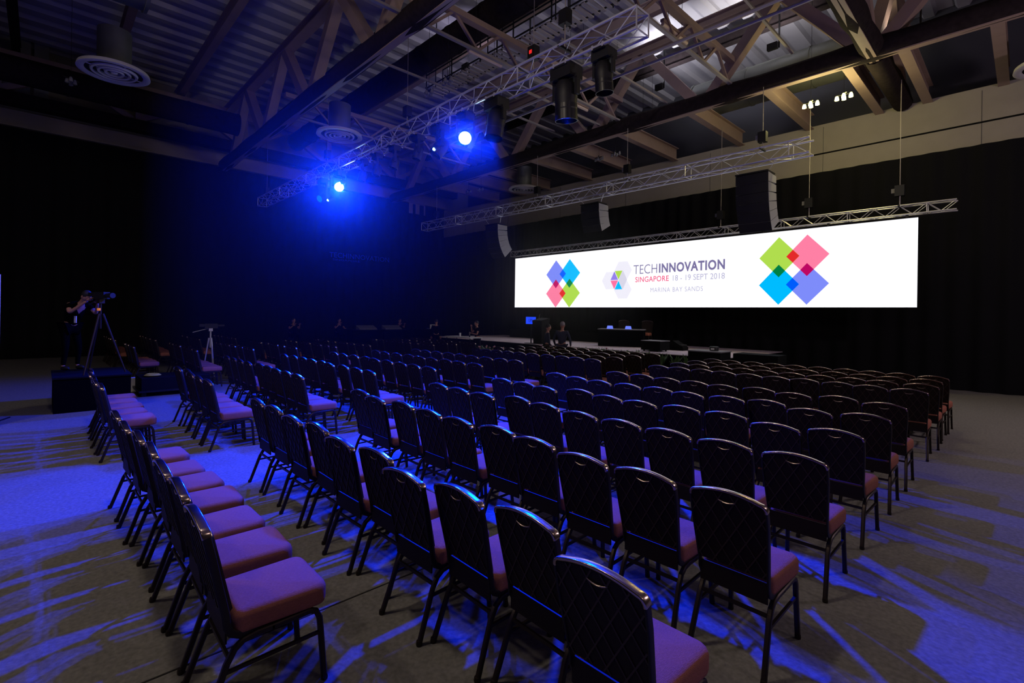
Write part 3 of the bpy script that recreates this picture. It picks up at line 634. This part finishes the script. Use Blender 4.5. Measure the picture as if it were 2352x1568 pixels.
def chair_parts():
    P_ = []
    def outline(inset): return [(-.205 + inset, -.195 + inset, .02), ]
    def ring(ins, z, rf=.07, rb=.04, hw=.220, y0=-.170, y1=.29):
        pts = []
        for cx, cy, r, a0 in ((hw - rf, y1 - rf, rf, 0), (-hw + rf, y1 - rf, rf, PI / 2), (-hw + rb + .012, y0 + rb, rb, PI), (hw - rb - .012, y0 + rb, rb, 3 * PI / 2)):
            for k in range(6):
                a = a0 + k * PI / 10; pts.append((cx + (r - ins) * math.cos(a), cy + (r - ins) * math.sin(a), z))
        return pts
    mb = MB(); rings = [ring(.02, .350), ring(.004, .357), ring(.0, .375), ring(.0, .430), ring(.006, .446), ring(.018, .457), ring(.034, .462)]
    n = 24; vs = [v for r in rings for v in r]; fs = [(i * n + k, i * n + (k + 1) % n, (i + 1) * n + (k + 1) % n, (i + 1) * n + k) for i in range(len(rings) - 1) for k in range(n)]
    vs.append((0, .02, .472)); top = (len(rings) - 1) * n; fs += [(top + k, top + (k + 1) % n, len(vs) - 1) for k in range(n)]; fs.append(tuple(range(n - 1, -1, -1)))
    mb.add(vs, fs); P_.append(('seat', mb, 'seat_fabric', 55))
    # backrest: shell with quilted lattice behind, cushion in front
    mb = MB(); n = len(OUT)
    ins = [(x * .985, .466 + (z - .466) * .985 + .002) for x, z in OUT]
    A = [(x, lean(z) - .012, z) for x, z in ins]; B = [(x, lean(z) + .010, z) for x, z in ins]; D = [(x * .93, lean(z) + .034, .70 + (z - .70) * .93) for x, z in ins]
    mb.add(A + B + D, [tuple(range(n))] + [(i, (i + 1) % n, n + (i + 1) % n, n + i) for i in range(n)] + [(n + i, n + (i + 1) % n, 2 * n + (i + 1) % n, 2 * n + i) for i in range(n)] + [tuple(range(3 * n - 1, 2 * n - 1, -1))], 0)
    for sgn in (-1, 1):
        for k in range(-6, 9):
            dx, dz = math.cos(math.radians(58)) * sgn, math.sin(math.radians(58)); c = clip_line(k * .095, .50, dx, dz, ins)
            if c and c[1] - c[0] > .05:
                q = []
                for tt in (c[0] + .006, c[1] - .006):
                    x, z = k * .095 + dx * tt, .50 + dz * tt; q.append((x, lean(z) - .0135, z))
                mb.bar(q[0], q[1], .0075, .006, up=(0, 1, 0), m=1)
    P_.append(('backrest', mb, ['back_vinyl', 'lattice_line'], 40))
    # dark frame around the back curling under the seat, with a bronze cap over the top
    pts = [(-.190, -.06, .335), (-.196, -.13, .34), (-.199, -.185, .37), (-.200, -.205, .41)] + [(x, lean(z), z) for x, z in OUT] + [(.200, -.205, .41), (.199, -.185, .37), (.196, -.13, .34), (.190, -.06, .335)]
    def frame(fr, dep, th, nm, m_, tilt=-.2, ex=.6):
        mb = MB(); fr = [Vector(p) for p in fr]; m = len(fr); vs = []
        sg = lambda v: math.copysign(abs(v) ** ex, v)
        for i, p in enumerate(fr):
            tt = (fr[min(i + 1, m - 1)] - fr[max(i - 1, 0)]).normalized()
            s = Vector((0, 1, tilt)) if .42 < p.z else Vector((0, .7, .7)); s = (s - tt * s.dot(tt)).normalized(); o = tt.cross(s)
            vs += [p + s * (dep * sg(math.cos(k * PI / 8))) + o * (th * sg(math.sin(k * PI / 8))) for k in range(16)]
        mb.add(vs, [(i * 16 + k, i * 16 + (k + 1) % 16, (i + 1) * 16 + (k + 1) % 16, (i + 1) * 16 + k) for i in range(m - 1) for k in range(16)] + [tuple(range(15, -1, -1)), tuple(range((m - 1) * 16, m * 16))])
        P_.append((nm, mb, m_, 60))
    frame(pts, .019, .007, 'back_frame', 'frame_dark')
    frame([(x, lean(z) + .001, z + .002) for x, z in OUT[2:-2]], .0225, .0085, 'top_cap', 'bronze', -.085, .42)
    # crescent hand hold
    mb = MB(); q = []
    for k in range(9): u = -1 + k / 4; q.append((.055 * u, lean(.875) - .016, .868 + .014 * u * u))
    mb.tube(q, [.001, .003, .0045, .005, .005, .005, .0045, .003, .001], 6); P_.append(('hand_hold', mb, 'handle_metal', 60))
    # seat rails
    mb = MB(); mb.bar((-.19, .2, .338), (.19, .2, .338), .022, .022); mb.bar((-.19, -.12, .338), (.19, -.12, .338), .022, .022); mb.bar((-.19, -.12, .338), (-.19, .2, .338), .02, .02); mb.bar((.19, -.12, .338), (.19, .2, .338), .02, .02); P_.append(('seat_frame', mb, 'leg_metal', None)); mb = MB().box((-.196, -.212, .325), (.196, -.203, .446)); P_.append(('dust_cover', mb, 'back_vinyl', None))
    for s in (-1, 1):
        mb = MB(); X = .200 * s; leg_tube(mb, [(X * 1.04, .272, FZ), (X, .25, .22), (X, .243, .28), (X, .225, .32), (X, .19, .335), (X, .0, .33)]); mb.lathe([(.017, 0), (.019, .012), (.016, .03)], 8, c=(X * 1.04, .272, FZ), cap=True); P_.append(('leg', mb, 'leg_metal', 40))
        mb = MB(); leg_tube(mb, [(X * 1.08, -.31, FZ), (X * 1.01, -.205, .23), (X, -.17, .29), (X, -.13, .32), (X, -.07, .33), (X, .01, .33)]); mb.lathe([(.017, 0), (.019, .012), (.016, .03)], 8, c=(X * 1.08, -.31, FZ), cap=True); P_.append(('leg', mb, 'leg_metal', 40))
        mb = MB().bar((X * 1.0, -.215, .19), (X, .245, .20), .016, .016); P_.append(('stretcher', mb, 'leg_metal', None))
    mb = MB().bar((-.2, -.195, .255), (.2, -.195, .255), .014, .02); P_.append(('stretcher', mb, 'leg_metal', None))
    return P_
parts = chair_parts()
def proto_full():
    t = empty('banquet_chair', (0, 0, 0), '', 'chair', group='banquet chairs set out in rows')
    made = {}
    for nm, mb, m, sm in parts:
        made[nm] = mb.build(nm, m, made.get({'hand_hold': 'backrest', 'top_cap': 'back_frame'}.get(nm), t), smooth=sm or False)
    return t
chairA = proto_full()
# one mesh version for chairs too small to show parts
far_mb = MB(); far_m = []
for nm, mb, m, sm in parts:
    for q in (m if isinstance(m, list) else [m]):
        if q not in far_m: far_m.append(q)
    ms = m if isinstance(m, list) else [m]; o = len(far_mb.v)
    far_mb.v += mb.v; far_mb.f += [tuple(i + o for i in f) for f in mb.f]; far_mb.mi += [far_m.index(ms[k]) for k in mb.mi]
chairB = far_mb.build('banquet_chair', far_m, smooth=45)
used = {'A': False, 'B': False}
ORD = 'first second third fourth fifth sixth seventh eighth ninth tenth eleventh twelfth'.split()
spots = []      # (x, y_backtop, block, row from back, number from right)
def row(block, r, y, xs, yj=None):
    for i, x in enumerate(xs): spots.append((x, (y[i] if isinstance(y, (list, tuple)) else y + rnd.uniform(-.04, .04)), block, r, i))
lin_ = lambda a, p, n: [a - p * k + rnd.uniform(-.025, .025) for k in range(n)]
row('right', 0, [1.62, 1.79, 1.75, 1.67, 1.78, 1.72, 1.79, 1.74, 1.78, 1.78], [-1.18, -1.75, -2.26, -2.74, -3.30, -3.78, -4.38, -4.86, -5.50, -6.03])
row('right', 1, [2.88, 2.85, 2.82, 2.90, 2.95, 2.90, 2.92, 2.95, 2.88, 2.98], [-1.19, -1.72, -2.21, -2.77, -3.27, -3.79, -4.30, -4.85, -5.36, -5.95])
row('right', 2, [4.04, 4.03, 4.03, 4.04, 4.04, 4.12, 4.20, 4.05, 4.08, 4.12], [-1.19, -1.70, -2.19, -2.69, -3.20, -3.76, -4.28, -4.78, -5.30, -5.82])
row('right', 3, [5.21, 5.05, 5.24, 5.21, 5.12, 5.14, 5.26, 5.09, 5.18, 5.2], [-1.19, -1.65, -2.20, -2.69, -3.17, -3.63, -4.18, -4.65, -5.14, -5.66])
row('right', 4, [6.33, 6.17, 6.41, 6.30, 6.22, 6.30, 6.27, 6.24, 6.3, 6.44], [-1.19, -1.67, -2.19, -2.64, -3.12, -3.61, -4.08, -4.56, -5.05, -5.62])
row('right', 5, [7.34, 7.49, 7.31, 7.45, 7.31, 7.37, 7.39, 7.46, 7.46], [-1.19, -1.69, -2.17, -2.66, -3.13, -3.60, -4.08, -4.57, -5.08])
for k, (yy, nn) in enumerate(((9.15, 10), (10.02, 10), (10.85, 10), (11.65, 10))): row('front right', k, yy, lin_(-1.19, .447, nn))
row('middle', 0, 1.76, [-8.16, -8.67, -9.22, -9.75, -10.27]); row('middle', 1, 2.96, lin_(-8.0, .515, 9)); row('middle', 2, 4.1, lin_(-7.85, .515, 9)); row('middle', 3, 5.28, lin_(-7.72, .52, 9))
row('middle', 4, 6.38, lin_(-7.75, .51, 9)); row('middle', 5, 7.5, lin_(-7.72, .5, 9))
for k, (yy, nn) in enumerate(((9.2, 10), (10.05, 10), (10.95, 10), (11.85, 10))): row('front middle', k, yy, lin_(-6.95, .465, nn))
row('left', 0, 1.82, lin_(-17.0, .55, 4)); row('left', 1, 2.86, lin_(-14.8, .52, 8)); row('left', 2, 4.08, lin_(-14.5, .52, 9)); row('left', 3, 5.2, lin_(-14.4, .5, 9)); row('left', 4, 6.3, lin_(-14.35, .5, 9)); row('left', 5, 7.4, lin_(-14.35, .5, 9))
row('far left', 0, 1.75, lin_(-20.9, .55, 7)); row('far left', 1, 2.8, lin_(-20.4, .52, 8)); row('far left', 2, 4.05, lin_(-20.4, .52, 7)); row('far left', 3, 5.2, lin_(-20.4, .52, 7))
row('rearmost', 0, [.57, .59, .58, .60, .58, .54, .53], [-2.85, -3.41, -3.91, -4.48, -4.99, -5.50, -6.13]); row('second rearmost', 0, [.58, .55, .57, .56, .6], [-8.5, -9.02, -9.55, -10.1, -10.65])
for k, yy in enumerate((9.3, 10.15, 11.05)): row('front left', k, yy, lin_(-13.6, .48, 9))
def cdist(s): return -s[0] * .7236 + s[1] * .690
spots.sort(key=cdist)
print('CHAIRS', len(spots))
stuff = MB()
for n, (x, yb, blk, r, i) in enumerate(spots):
    y = yb + .300; rz = math.radians(rnd.uniform(-2, 2)); d = cdist((x, y))
    if n >= 300:
        R = Matrix.Rotation(rz, 3, 'Z'); o0 = len(stuff.v)
        stuff.v += [tuple(R @ Vector(v) + Vector((x, y, 0))) for v in far_mb.v]; stuff.f += [tuple(q + o0 for q in f) for f in far_mb.f]; stuff.mi += far_mb.mi; continue
    key = 'A' if d < 14.5 else 'B'; src = chairA if key == 'A' else chairB
    if not used[key]: o = src; used[key] = True
    else: o = copy_tree(src)
    o.location = (x, y, 0); o.rotation_euler.z = rz
    if blk in ('rearmost', 'second rearmost'):
        lab = 'brown banquet chair, %s from the right in the %s row' % (ORD[i], {'rearmost': 'short rearmost foreground', 'second rearmost': 'short row left of the foreground'}[blk])
    else: lab = 'brown banquet chair, %s from right, %s row from the back of the %s block' % (ORD[i], ORD[r], blk)
    tag(o, lab, 'chair', 'banquet chairs set out in rows')
for i, (x, y, r) in enumerate(((-11.35, 17.0, 200), (-10.5, 17.35, 196))):
    o = copy_tree(chairA); o.location = (x, y, .76 - FZ); o.rotation_euler.z = math.radians(r); tag(o, 'brown banquet chair on the stage, %s one behind the panel table' % ('left', 'right')[i], 'chair', 'stage chairs')
if stuff.v: tag(stuff.build('banquet_chairs', far_m, smooth=45), 'farthest banquet chairs of the far left and front seating blocks', 'chairs', kind='stuff')

# ------------------------------------------------------------------ people
def skin_mesh(vs, es, rs, sub=1):
    me = bpy.data.meshes.new('tmp'); me.from_pydata(vs, es, []); ob = bpy.data.objects.new('tmp', me); C.objects.link(ob)
    md = ob.modifiers.new('s', 'SKIN'); md.use_smooth_shade = True; sm = ob.modifiers.new('u', 'SUBSURF'); sm.levels = sub; sm.render_levels = sub
    for i, r in enumerate(rs):
        q = me.skin_vertices[0].data[i]; q.radius = (r, r) if not isinstance(r, tuple) else r; q.use_root = (i == 0)
    dg = bpy.context.evaluated_depsgraph_get(); out = bpy.data.meshes.new_from_object(ob.evaluated_get(dg)); bpy.data.objects.remove(ob)
    return out
def me_obj(me, name, m, parent):
    me.materials.clear(); me.materials.append(M[m]); me.polygons.foreach_set('use_smooth', [True] * len(me.polygons)); o = bpy.data.objects.new(name, me); C.objects.link(o); o.parent = parent; return o
def person(loc, rz, lab, J=None, s=1.0, top='cloth_black', legs='cloth_black', hair='hair_dark', sleeve=1.0, seated=False, extra=None):
    t = empty('person', loc, lab, 'person', rz)
    K = dict(pelvis=(0, 0, .96), waist=(0, 0, 1.12), chest=(0, .01, 1.33), neck=(0, .01, 1.49), skull=(0, .03, 1.60),
             sl=(-.185, 0, 1.43), el=(-.25, .02, 1.14), wl=(-.24, .12, .90), sr=(.185, 0, 1.43), er=(.25, .02, 1.14), wr=(.24, .12, .90),
             hl=(-.09, 0, .92), kl=(-.11, .04, .50), al=(-.12, 0, .09), tl=(-.13, .15, .035), hr=(.09, 0, .92), kr=(.11, .04, .50), ar=(.12, 0, .09), tr=(.13, .15, .035))
    if J: K.update(J)
    K = {k: Vector(v) * s for k, v in K.items()}
    order = ['pelvis', 'waist', 'chest', 'neck', 'skull', 'sl', 'el', 'wl', 'sr', 'er', 'wr', 'hl', 'kl', 'al', 'tl', 'hr', 'kr', 'ar', 'tr']
    rad = dict(pelvis=.125, waist=.12, chest=.135, neck=.052, skull=.06, sl=.062, el=.042, wl=.026, sr=.062, er=.042, wr=.026, hl=.088, kl=.056, al=.036, tl=.03, hr=.088, kr=.056, ar=.036, tr=.03)
    ed = [('pelvis', 'waist'), ('waist', 'chest'), ('chest', 'neck'), ('neck', 'skull'), ('chest', 'sl'), ('sl', 'el'), ('el', 'wl'), ('chest', 'sr'), ('sr', 'er'), ('er', 'wr'), ('pelvis', 'hl'), ('hl', 'kl'), ('kl', 'al'), ('al', 'tl'), ('pelvis', 'hr'), ('hr', 'kr'), ('kr', 'ar'), ('ar', 'tr')]
    def sub(names, k, endcut=None):
        idx = {n: i for i, n in enumerate(names)}; vs = [K[n] for n in names]
        if endcut:
            for a, b_, f in endcut: vs[idx[b_]] = K[a].lerp(K[b_], f)
        return skin_mesh([tuple(v) for v in vs], [(idx[a], idx[b_]) for a, b_ in ed if a in idx and b_ in idx], [rad[n] * s * k for n in names])
    body = sub(order, .93); bm = bmesh.new(); bm.from_mesh(body)
    hd = MB(); up = (K['skull'] - K['neck']).normalized(); hc_ = K['skull'] + up * .06 * s; fw = Vector((0, 1, 0)); fw = (fw - up * fw.dot(up)).normalized(); rt = fw.cross(up)
    R = Matrix((rt, fw, up)).transposed()
    L = lambda x, y, z: hc_ + (rt * x + fw * y + up * z) * s
    hd.ell(hc_, (.076 * s, .096 * s, .115 * s), 16, 12, rot=R); hd.ell(L(0, .098, -.012), (.011 * s, .018 * s, .024 * s), 8, 6, rot=R); hd.ell(L(0, .02, -.085), (.055 * s, .07 * s, .04 * s), 10, 6, rot=R)
    for k in (-1, 1): hd.ell(L(k * .078, 0, -.01), (.01 * s, .022 * s, .032 * s), 8, 6, rot=R)
    hd.ell(L(0, .092, -.058), (.024 * s, .008 * s, .006 * s), 8, 4, rot=R)
    for w_, e_, sg in (('wl', 'el', -1), ('wr', 'er', 1)):
        d = (K[w_] - K[e_]).normalized(); sd = d.cross(Vector((0, 0, 1))); sd = sd.normalized() if sd.length > .1 else Vector((0, 1, 0)); nn = sd.cross(d)
        base = K[w_] + d * .05 * s; hd.ell(base, (.024 * s, .042 * s, .05 * s), 10, 6, rot=Matrix((nn, sd, d)).transposed())
        for f_, (o_, l_) in enumerate(((-.033, .062), (-.011, .074), (.011, .07), (.031, .055))):
            b0 = base + d * .035 * s + sd * o_ * s; hd.tube([b0, b0 + d * l_ * .5 * s - nn * .006 * s, b0 + d * l_ * .85 * s - nn * .028 * s], [.0095 * s, .009 * s, .007 * s], 6)
        b0 = K[w_] + d * .02 * s + sd * (-.03 * sg) * s; hd.tube([b0, b0 + (d * .035 + sd * (-.028 * sg) - nn * .01) * s, b0 + (d * .062 + sd * (-.03 * sg) - nn * .02) * s], [.012 * s, .011 * s, .008 * s], 6)
    tm = bpy.data.meshes.new('tmp2'); tm.from_pydata(hd.v, [], hd.f); bm.from_mesh(tm); bm.to_mesh(body); bm.free(); me_obj(body, 'body', 'skin', t)
    tj = [n for n in order[:4]] + ['sl', 'el', 'sr', 'er'] + (['wl', 'wr'] if sleeve >= 1 else [])
    cut = [('chest', 'neck', .62)] + ([('sl', 'el', sleeve), ('sr', 'er', sleeve)] if sleeve < 1 else [('el', 'wl', .92), ('er', 'wr', .92)])
    me_obj(sub(tj, 1.13, cut), 'jacket' if sleeve >= 1 else 'shirt', top, t)
    me_obj(sub(['pelvis', 'hl', 'kl', 'al', 'hr', 'kr', 'ar'], 1.12), 'trousers', legs, t)
    for a, q in (('al', 'tl'), ('ar', 'tr')):
        MB().ell((K[a] + K[q]) / 2 + Vector((0, 0, -.005)), (.048 * s, .13 * s, .05 * s), 10, 6).build('shoe', 'black_plastic', t, smooth=True)
    hm = MB(); hm.ell(L(0, -.018, .03), (.083 * s, .098 * s, .10 * s), 16, 10, rot=R)
    hm.build('hair', hair, t, smooth=True)
    for m_ in (tm,): bpy.data.meshes.remove(m_)
    return t, K
# cameraman on the platform, leaning to the viewfinder
ax = math.atan2(-(-13.35 + 14.0), 1.0)
person((-13.88, .49, .62), math.radians(-62), 'cameraman in black on the platform leaning to a tripod camera with both arms raised',
       dict(pelvis=(0, -.12, .93), waist=(0, -.05, 1.1), chest=(0, .10, 1.30), neck=(0, .24, 1.44), skull=(0, .33, 1.52), sl=(-.18, .14, 1.40), sr=(.18, .14, 1.40), el=(-.22, .32, 1.20), wl=(-.10, .56, 1.42), er=(.26, .30, 1.22), wr=(.12, .58, 1.46),
            hl=(-.09, -.12, .90), hr=(.09, -.12, .90), kl=(-.12, -.04, .48), kr=(.12, -.04, .48), al=(-.13, -.1, .09), ar=(.13, -.1, .09), tl=(-.14, .05, .035), tr=(.14, .05, .035)), sleeve=.7)
obj1('name_badge', rotbox((-.045, -.005, -.07), (.045, .005, .07), math.radians(20), (-13.55, .5, 1.70)), 'paper', 'white badge hanging at the waist of the cameraman', 'badge')
person((-10.9, 12.75, 0), math.radians(20), 'grey haired man in a navy suit standing in front of the first seats', dict(el=(-.30, .0, 1.15), wl=(-.27, .12, .93), er=(.30, 0, 1.15), wr=(.27, .12, .93)), top='cloth_navy', legs='cloth_navy', hair='hair_grey', s=1.0)
person((-11.75, 12.95, 0), math.radians(-40), 'shorter dark haired person beside the man in the navy suit', s=.94, top='cloth_navy')
person((-16.9, 14.0, .0), math.radians(160), 'person in black behind the narrow white table raising a phone', dict(er=(.28, .16, 1.22), wr=(.10, .26, 1.5), el=(-.25, .1, 1.15), wl=(-.1, .3, 1.2)), sleeve=.6, s=.95)
sit = dict(pelvis=(0, 0, .62), waist=(0, 0, .78), chest=(0, .03, 1.0), neck=(0, .05, 1.16), skull=(0, .08, 1.27), sl=(-.185, .03, 1.10), sr=(.185, .03, 1.10), el=(-.25, .15, .92), wl=(-.15, .38, 1.12), er=(.25, .15, .92), wr=(.15, .38, 1.12),
           hl=(-.09, .02, .60), hr=(.09, .02, .60), kl=(-.1, .42, .58), kr=(.1, .42, .58), al=(-.1, .42, .1), ar=(.1, .42, .1), tl=(-.1, .55, .035), tr=(.1, .55, .035))
def lift(d, dz): return {k: (v[0], v[1], v[2] + (dz if k not in ('al', 'ar', 'tl', 'tr') else .0)) for k, v in d.items()}
def seated(x, y, rz, lab, dz=.22, over=None):
    J = lift(sit, dz)
    if over: J.update(over)
    person((x, y, 0), rz, lab, J, sleeve=.6)
    o = obj1('stool', MB().lathe([(.16, .70), (.18, .73), (.16, .76), (.001, .76)], 14, c=(x, y, -.06 + dz - .22)).tube([(x, y, .02), (x, y, .66 + dz - .22)], .03, 8).lathe([(.2, 0), (.2, .02), (.001, .03)], 14, c=(x, y, 0)), 'black_metal', 'black stool under the ' + lab.replace('seated ', ''), 'stool')
seated(-25.05, 11.3, math.radians(-90), 'seated technician resting chin on hand at nearest control table', over=dict(wr=(.05, .26, 1.38), wl=(-.2, .34, 1.14)))
seated(-25.05, 14.9, math.radians(-90), 'seated technician at the middle control table')
seated(-24.9, 8.9, math.radians(-80), 'seated technician left of the control tables by the drape')
person((-19.9, 13.9, 0), math.radians(60), 'dark dressed person standing between the control tables and stage', s=.96)
# dark desks and lone chair between
obj1('side_table', MB().box((-22.2, 14.6, 0), (-20.6, 15.3, .72)), 'skirt', 'low black skirted table between control desks and stage', 'table')

# ------------------------------------------------------------------ camera platform
t = empty('camera_riser', (-13.4, .75, 0), 'black square camera platform left of the rear seats', 'platform')
MB().box((-.85, -.58, FZ), (.78, .58, .58)).build('skirt', 'skirt', t); MB().box((-.87, -.6, .58), (.80, .6, .61)).build('deck', 'case_black', t)
def tripod(loc, h, lab, cat='tripod', cam_box=True, m='black_metal', rz=0, spread=.45):
    t = empty('camera_tripod', loc, lab, cat, rz)
    for k in range(3):
        a = k * 2 * PI / 3 + .4; lg = MB().tube([(.04 * math.cos(a), .04 * math.sin(a), h * .8), (spread * math.cos(a), spread * math.sin(a), .0)], [.022, .014], 8).build('leg', m, t, smooth=True)
    MB().tube([(0, 0, h * .6), (0, 0, h * .96)], .022, 8).build('center_column', m, t); MB().box((-.05, -.05, h * .94), (.05, .05, h)).build('fluid_head', m, t)
    MB().tube([(0, -.03, h), (-.06, -.45, h - .12)], .01, 6).build('pan_handle', m, t)
    if cam_box:
        cb = MB().box((-.06, -.16, h), (.06, .18, h + .14)).build('camera_body', 'black_plastic', t); MB().tube([(0, .18, h + .07), (0, .36, h + .07)], [.045, .055], 12).build('camera_lens', 'black_plastic', cb); MB().box((-.05, -.30, h + .05), (.05, -.16, h + .13)).build('viewfinder', 'black_plastic', cb)
    return t
tr = tripod((-13.16, .87, .61), 1.52, 'black tripod with a video camera on the platform', m='leg_metal', rz=math.radians(-62), spread=.42)
MB().lathe([(.001, 0), (.03, 0), (.03, .05), (.001, .05)], 12, c=(.03, 0, 1.28)).build('orange_knob', 'orange', tr, smooth=True)
tripod((-17.0, 3.68, 0), 1.45, 'second tripod standing among the left seats lit blue', m='alu', spread=.2)
t = empty('flight_case', (-14.4, 2.0, 0), 'low black flight case on a dolly between platform and left seats', 'case')
MB().box((-.5, -.35, .14), (.55, 1.0, .42)).build('case_body', 'case_black', t); MB().box((-.55, -.4, .1), (.6, 1.05, .14)).build('dolly', 'black_metal', t)
for dx in (-.45, .5):
    for dy in (-.3, .95): MB().tube([(dx - .02, dy, .05), (dx + .02, dy, .05)], .05, 10).build('caster', 'black_plastic', t)
obj1('rolled_cable', MB().lathe([(.12, 0), (.17, .03), (.12, .07), (.08, .04), (.12, 0)], 20, c=(-14.2, 1.9, .42)), 'yellow_tape', 'coiled yellowish cable on the low flight case', 'cable')
obj1('paper_box', MB().box((-15.2, 1.5, .0), (-14.95, 1.75, .32)), 'paper', 'pale box on the floor left of the flight case', 'box')
t = empty('pull_up_banner', (-12.0, -1.0, 0), 'white pull-up banner edge at the left picture border', 'banner')
MB().box((-.01, -.45, .08), (.01, .49, 2.55)).build('banner_sheet', 'white_board', t); MB().box((-.12, -.47, 0), (.12, .5, .08)).build('banner_base', 'black_metal', t)
obj1('floor_cable', MB().tube([(-12.7, -.4, .01), (-11.5, -.9, .01), (-10.6, -2.2, .01)], .012, 6), 'black_plastic', 'thin black cable on the carpet left of the platform', 'cable')

# ------------------------------------------------------------------ haze hanging around the lamps
hz = bpy.data.materials.new('haze'); hz.use_nodes = True; nt = hz.node_tree; nt.nodes.remove(nt.nodes['Principled BSDF'])
vo = nt.nodes.new('ShaderNodeVolumeScatter'); vo.inputs['Density'].default_value = .0040; vo.inputs['Anisotropy'].default_value = .87; vo.inputs['Color'].default_value = (1, 1, 1, 1)
nt.links.new(vo.outputs[0], nt.nodes['Material Output'].inputs['Volume']); M['haze'] = hz
tag(MB().box((-26.5, 1.6, FZ + .01), (-8.0, 14.2, 7.9)).build('haze', 'haze'), 'thin theatrical haze hanging in the blue beams', 'haze', kind='stuff')

for o in list(C.objects):
    if o.parent is None and o.type == 'EMPTY' and o.location.z == 0 and o.get('category') not in ('roof truss', 'screen', 'catwalk', 'chair', 'platform', 'reflection'): o.location.z = FZ
for o in list(C.objects):
    if o.parent is None and o.type == 'MESH' and o.get('category') in ('stool', 'box', 'cable', 'table', 'cup', 'laptop', 'mixing console') and o.location.z == 0: o.location.z = FZ

for o in C.objects:
    if o.parent is None and o.get('category') == 'bottle': o.location.z += FZ
